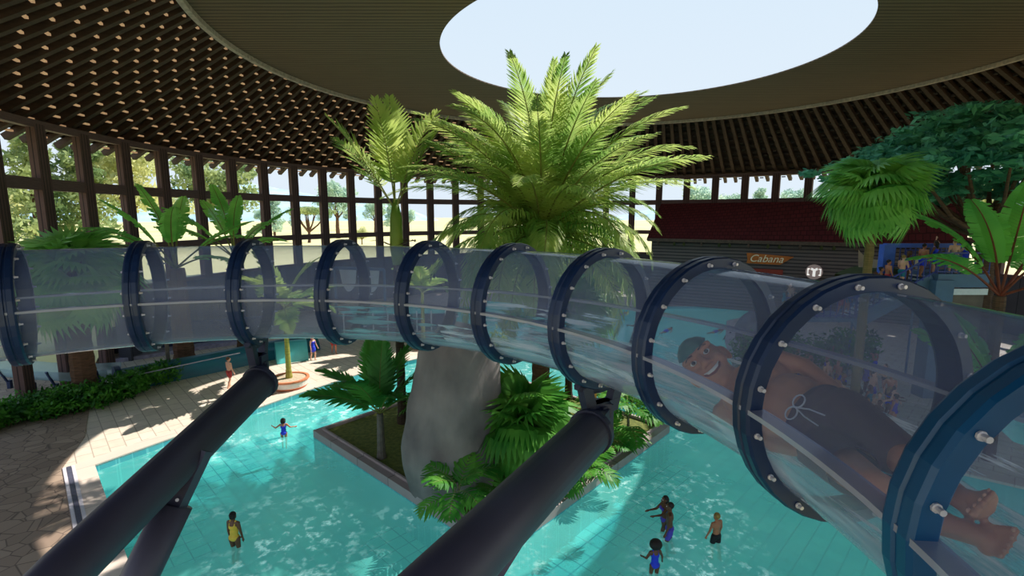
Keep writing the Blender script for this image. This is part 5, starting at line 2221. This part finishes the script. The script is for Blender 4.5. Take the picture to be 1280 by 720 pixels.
# crowd on the bank behind the rider: rows from near to far
keys = ['man', 'woman', 'boy', 'lady', 'walker', 'girl', 'waver', 'bikini', 'afro']
row_specs = [(21.6, 14.0, 17.4, 8, 'nearest row'), (23.0, 12.9, 18.6, 10, 'second row'), (24.6, 12.8, 19.4, 10, 'third row'), (26.6, 15.2, 20.5, 8, 'fourth row'), (29.5, 15.5, 22.0, 8, 'farthest row')]
for ri, (yy, xa, xb, cnt, nm) in enumerate(row_specs):
    for i in range(cnt):
        ky = keys[(i * 4 + ri * 2) % len(keys)]
        su = SU[(i * 3 + ri) % 5]
        x = xa + (xb - xa) * i / (cnt - 1) + rnd.uniform(-.15, .15)
        person(ky, (x, yy + rnd.uniform(-.3, .3), ZD), R_(rnd.uniform(0, 360)), SK[(i + ri) % 4], su, HR[(i + ri * 2) % 4],
               f"{KN[ky]} in {SUN_[su]}, {ORD[i]} from left in {nm} of the crowd", 'crowd on the bank behind the tube', faces=False)

# rock bank and bushes on the right shore, seen through the tube
rnd = random.Random(31)
for i, (x, y, r, hh, lb) in enumerate(((17.2, 33.0, 1.5, 2.6, 'grey boulder on the right bank just above the riding man'), (19.2, 38.2, 1.7, 2.2, 'grey boulder farther along the right bank'), (14.9, 27.4, .9, 1.5, 'smaller grey boulder at the right water edge'))):
    mb = MB()
    mb.ell((0, 0, hh * .3), (r, r * .9, hh * .75), 20)
    mb.v = [tuple(Vector(v) * (1 + .22 * noise.noise(Vector(v) * .9 + Vector((i * 9, 0, 0))))) for v in mb.v]
    tag(mb.build('boulder', M['rock'], None, True, loc=(x, y, ZD - .1)), lb, 'rock')
for i, (x, y, r, hh, lb) in enumerate(((16.6, 31.0, 2.6, 2.7, 'wide green bush behind the crowd, seen through the tube above the rider'), (20.6, 30.2, 2.0, 2.6, 'green bush left of the stair column behind the crowd'), (14.6, 27.8, 1.3, 1.3, 'low green bush on the bank right of the riding man'))):
    t = thing('shrub', lb, 'shrub', (x, y, ZD))
    c = MB()
    for k in range(9):
        a = k * 2.4
        cloud(c, (math.cos(a) * r * .55, math.sin(a) * r * .45, hh * (.35 + .5 * rnd.random())), (r * .55, r * .5, hh * .36), 200, .2, rnd, .5)
    c.build('foliage', M['hedge'], t)
    branches(MB(), (0, 0, 0), [(r * .5, 0, hh * .6), (-r * .5, 0, hh * .6), (0, r * .4, hh * .7)], .07).build('stem', M['trunk'], t)

# ------------------------------------------------------------------ left: flumes and barriers
fa = [gp(px, py, .9) for px, py in ((150, 471), (250, 452), (330, 436), (392, 424))]
fl_ = thing('covered_flume', 'closed teal half-round flume lying along the back of the deck at left', 'water slide', (0, 0, 0))
mb = MB()
rr = .95
for i, p in enumerate(fa):
    t = (fa[min(i + 1, 3)] - fa[max(i - 1, 0)]).normalized()
    sd = Vector((t.y, -t.x, 0))
    for k in range(13):
        a = PI * k / 12
        mb.v.append(tuple(Vector((p.x, p.y, ZD)) + sd * rr * math.cos(a) + Vector((0, 0, rr * 1.15 * math.sin(a)))))
for i in range(3):
    for k in range(12):
        q = i * 13 + k
        mb.f.append((q, q + 1, q + 14, q + 13))
        mb.m.append(0)
mb.f.append(tuple(range(13)))
mb.f.append(tuple(39 + k for k in reversed(range(13))))
mb.m += [0, 0]
mb.build('shell', M['teal'], fl_, True)
p = fa[0]
t = (fa[1] - fa[0]).normalized()
MB().tube([Vector((p.x, p.y, ZD + .55)) - t * .25, Vector((p.x, p.y, ZD + .55)) + t * .02], .75, 18).build('mouth_ring', M['navy'], fl_)
cf = thing('covered_flume', 'pale turquoise flume end beyond the third support, by the pink-haired woman', 'water slide', (0, 0, 0))
mb = MB()
q0, q1 = gp(345, 452, ZD), gp(384, 447, ZD)
t = (q1 - q0).normalized()
sd = Vector((t.y, -t.x, 0))
for i in range(2):
    for k in range(13):
        a = PI * k / 12
        mb.v.append(tuple((q0, q1)[i] + sd * .75 * math.cos(a) + Vector((0, 0, 1.35 * math.sin(a)))))
for k in range(12):
    mb.f.append((k, k + 1, k + 14, k + 13))
    mb.m.append(0)
mb.f.append(tuple(range(13)))
mb.f.append(tuple(13 + k for k in reversed(range(13))))
mb.m += [0, 0]
mb.build('shell', M['teal_light'], cf, True)

of_ = thing('open_flume', 'pale see-through open flume on small brackets at the far left', 'water slide', (0, 0, 0))
oa = [gp(px, py, 1.0) for px, py in ((-60, 466), (0, 465), (50, 470), (100, 472), (144, 469))]
mb = MB()
for i, p in enumerate(oa):
    t = (oa[min(i + 1, 4)] - oa[max(i - 1, 0)]).normalized()
    sd = Vector((t.y, -t.x, 0))
    for k in range(13):
        a = PI + PI * k / 12
        mb.v.append(tuple(p + sd * .8 * math.cos(a) + Vector((0, 0, .55 + .75 * math.sin(a)))))
for i in range(4):
    for k in range(12):
        q = i * 13 + k
        mb.f.append((q, q + 1, q + 14, q + 13))
        mb.m.append(0)
mb.build('trough', M['flumeclear'], of_, True)
for i in range(7):
    u = (i + .5) / 7 * 4
    k = min(3, int(u))
    p = oa[k].lerp(oa[k + 1], u - k)
    t = (oa[k + 1] - oa[k]).normalized()
    sd = Vector((t.y, -t.x, 0))
    MB().bar(p + sd * .84 + Vector((0, 0, .55)), p + sd * .5 + Vector((0, 0, -.3)), .12, .08).bar(p + sd * .4 + Vector((0, 0, -.25)), (p.x + sd.x * .4, p.y + sd.y * .4, ZD), .2, .16).build('bracket', M['navy'], of_)
# long thin cable across the left
cb = MB().tube([gp(-40, 515, .9), gp(60, 492, 1.0), gp(160, 471, 1.2), gp(300, 441, 1.5)], .035, 6).build('guard_rail', M['seam'])
tag(cb, 'thin pale guard rail running in front of the flumes at left', 'rail')
for px, py in ((40, 470), (212, 445)):
    q = gp(px, py + 22, ZD)
    o = MB().tube([(q.x, q.y, ZD), (q.x, q.y, ZD + 1.9)], .11, 8).build('thin_post', M['trunk_grey'])
    tag(o, 'thin grey post standing by the open flume' if px == 40 else 'thin grey post standing behind the teal flume', 'post')
bk = MB()
b0, b1 = gp(112, 444, ZD), gp(330, 424, ZD)
bk.bar(b0 + Vector((0, 0, .9)), b1 + Vector((0, 0, .9)), .5, 1.9)
tag(bk.build('dark_barrier', M['darkblue']), 'long dark blue barrier behind the flumes at left', 'barrier')
bk = MB().prism([tuple(gp(118, 458, ZD).xy), tuple(gp(300, 430, ZD).xy), tuple(gp(300, 426, ZD).xy), tuple(gp(118, 450, ZD).xy)], ZD, ZD + .25)
tag(bk.build('raised_walkway', pmat('lilac_walk', s2l(170, 164, 190), .8)), 'pale raised walkway strip behind the teal flume', 'walkway')

# barrier at the far deck edge with white posts
bar = thing('deck_barrier', 'dark navy barrier with white posts at the far edge of the sunny deck', 'barrier', (0, 0, 0))
e0, e1 = Vector((-15.2, 40.6, ZD)), Vector((-5.6, 41.3, ZD))
MB().bar(e0 + Vector((0, .3, .75)), e1 + Vector((0, .3, .75)), .2, 1.5).build('panel', M['darkblue'], bar)
for i in range(9):
    q = e0.lerp(e1, i / 8)
    MB().box((q.x, q.y, ZD + .9), (.10, .10, 1.8)).build('post', M['white'], bar)
# white drapes beyond, seen through the tube
fr = thing('drape_stand', 'dark frame with two white hanging drapes beyond the deck, seen through the tube', 'stand', (0, 0, 0))
dA, dB = dp(418, 335, 48), dp(480, 337, 48)
MB().bar(dA, dB, .25, .3).build('beam', M['bluegrey'], fr)
for q in (dA, dB, dA.lerp(dB, .5)):
    MB().box((q.x, q.y, (q.z + ZD) / 2), (.2, .2, q.z - ZD)).build('post', M['bluegrey'], fr)
for (xa, xb) in ((.12, .46), (.58, .92)):
    mb = MB()
    for i in range(11):
        u = i / 10
        p = dA.lerp(dB, xa + (xb - xa) * u)
        l = 2.0 * (1 - (2 * u - 1) ** 2) ** .5 + .2
        mb.v += [(p.x, p.y - .3, p.z - .1), (p.x, p.y - .3 + .12 * math.sin(9 * u), p.z - l)]
    for i in range(10):
        mb.f.append((2 * i, 2 * i + 2, 2 * i + 3, 2 * i + 1))
        mb.m.append(0)
    mb.build('drape', M['clothwhite'], fr, True)
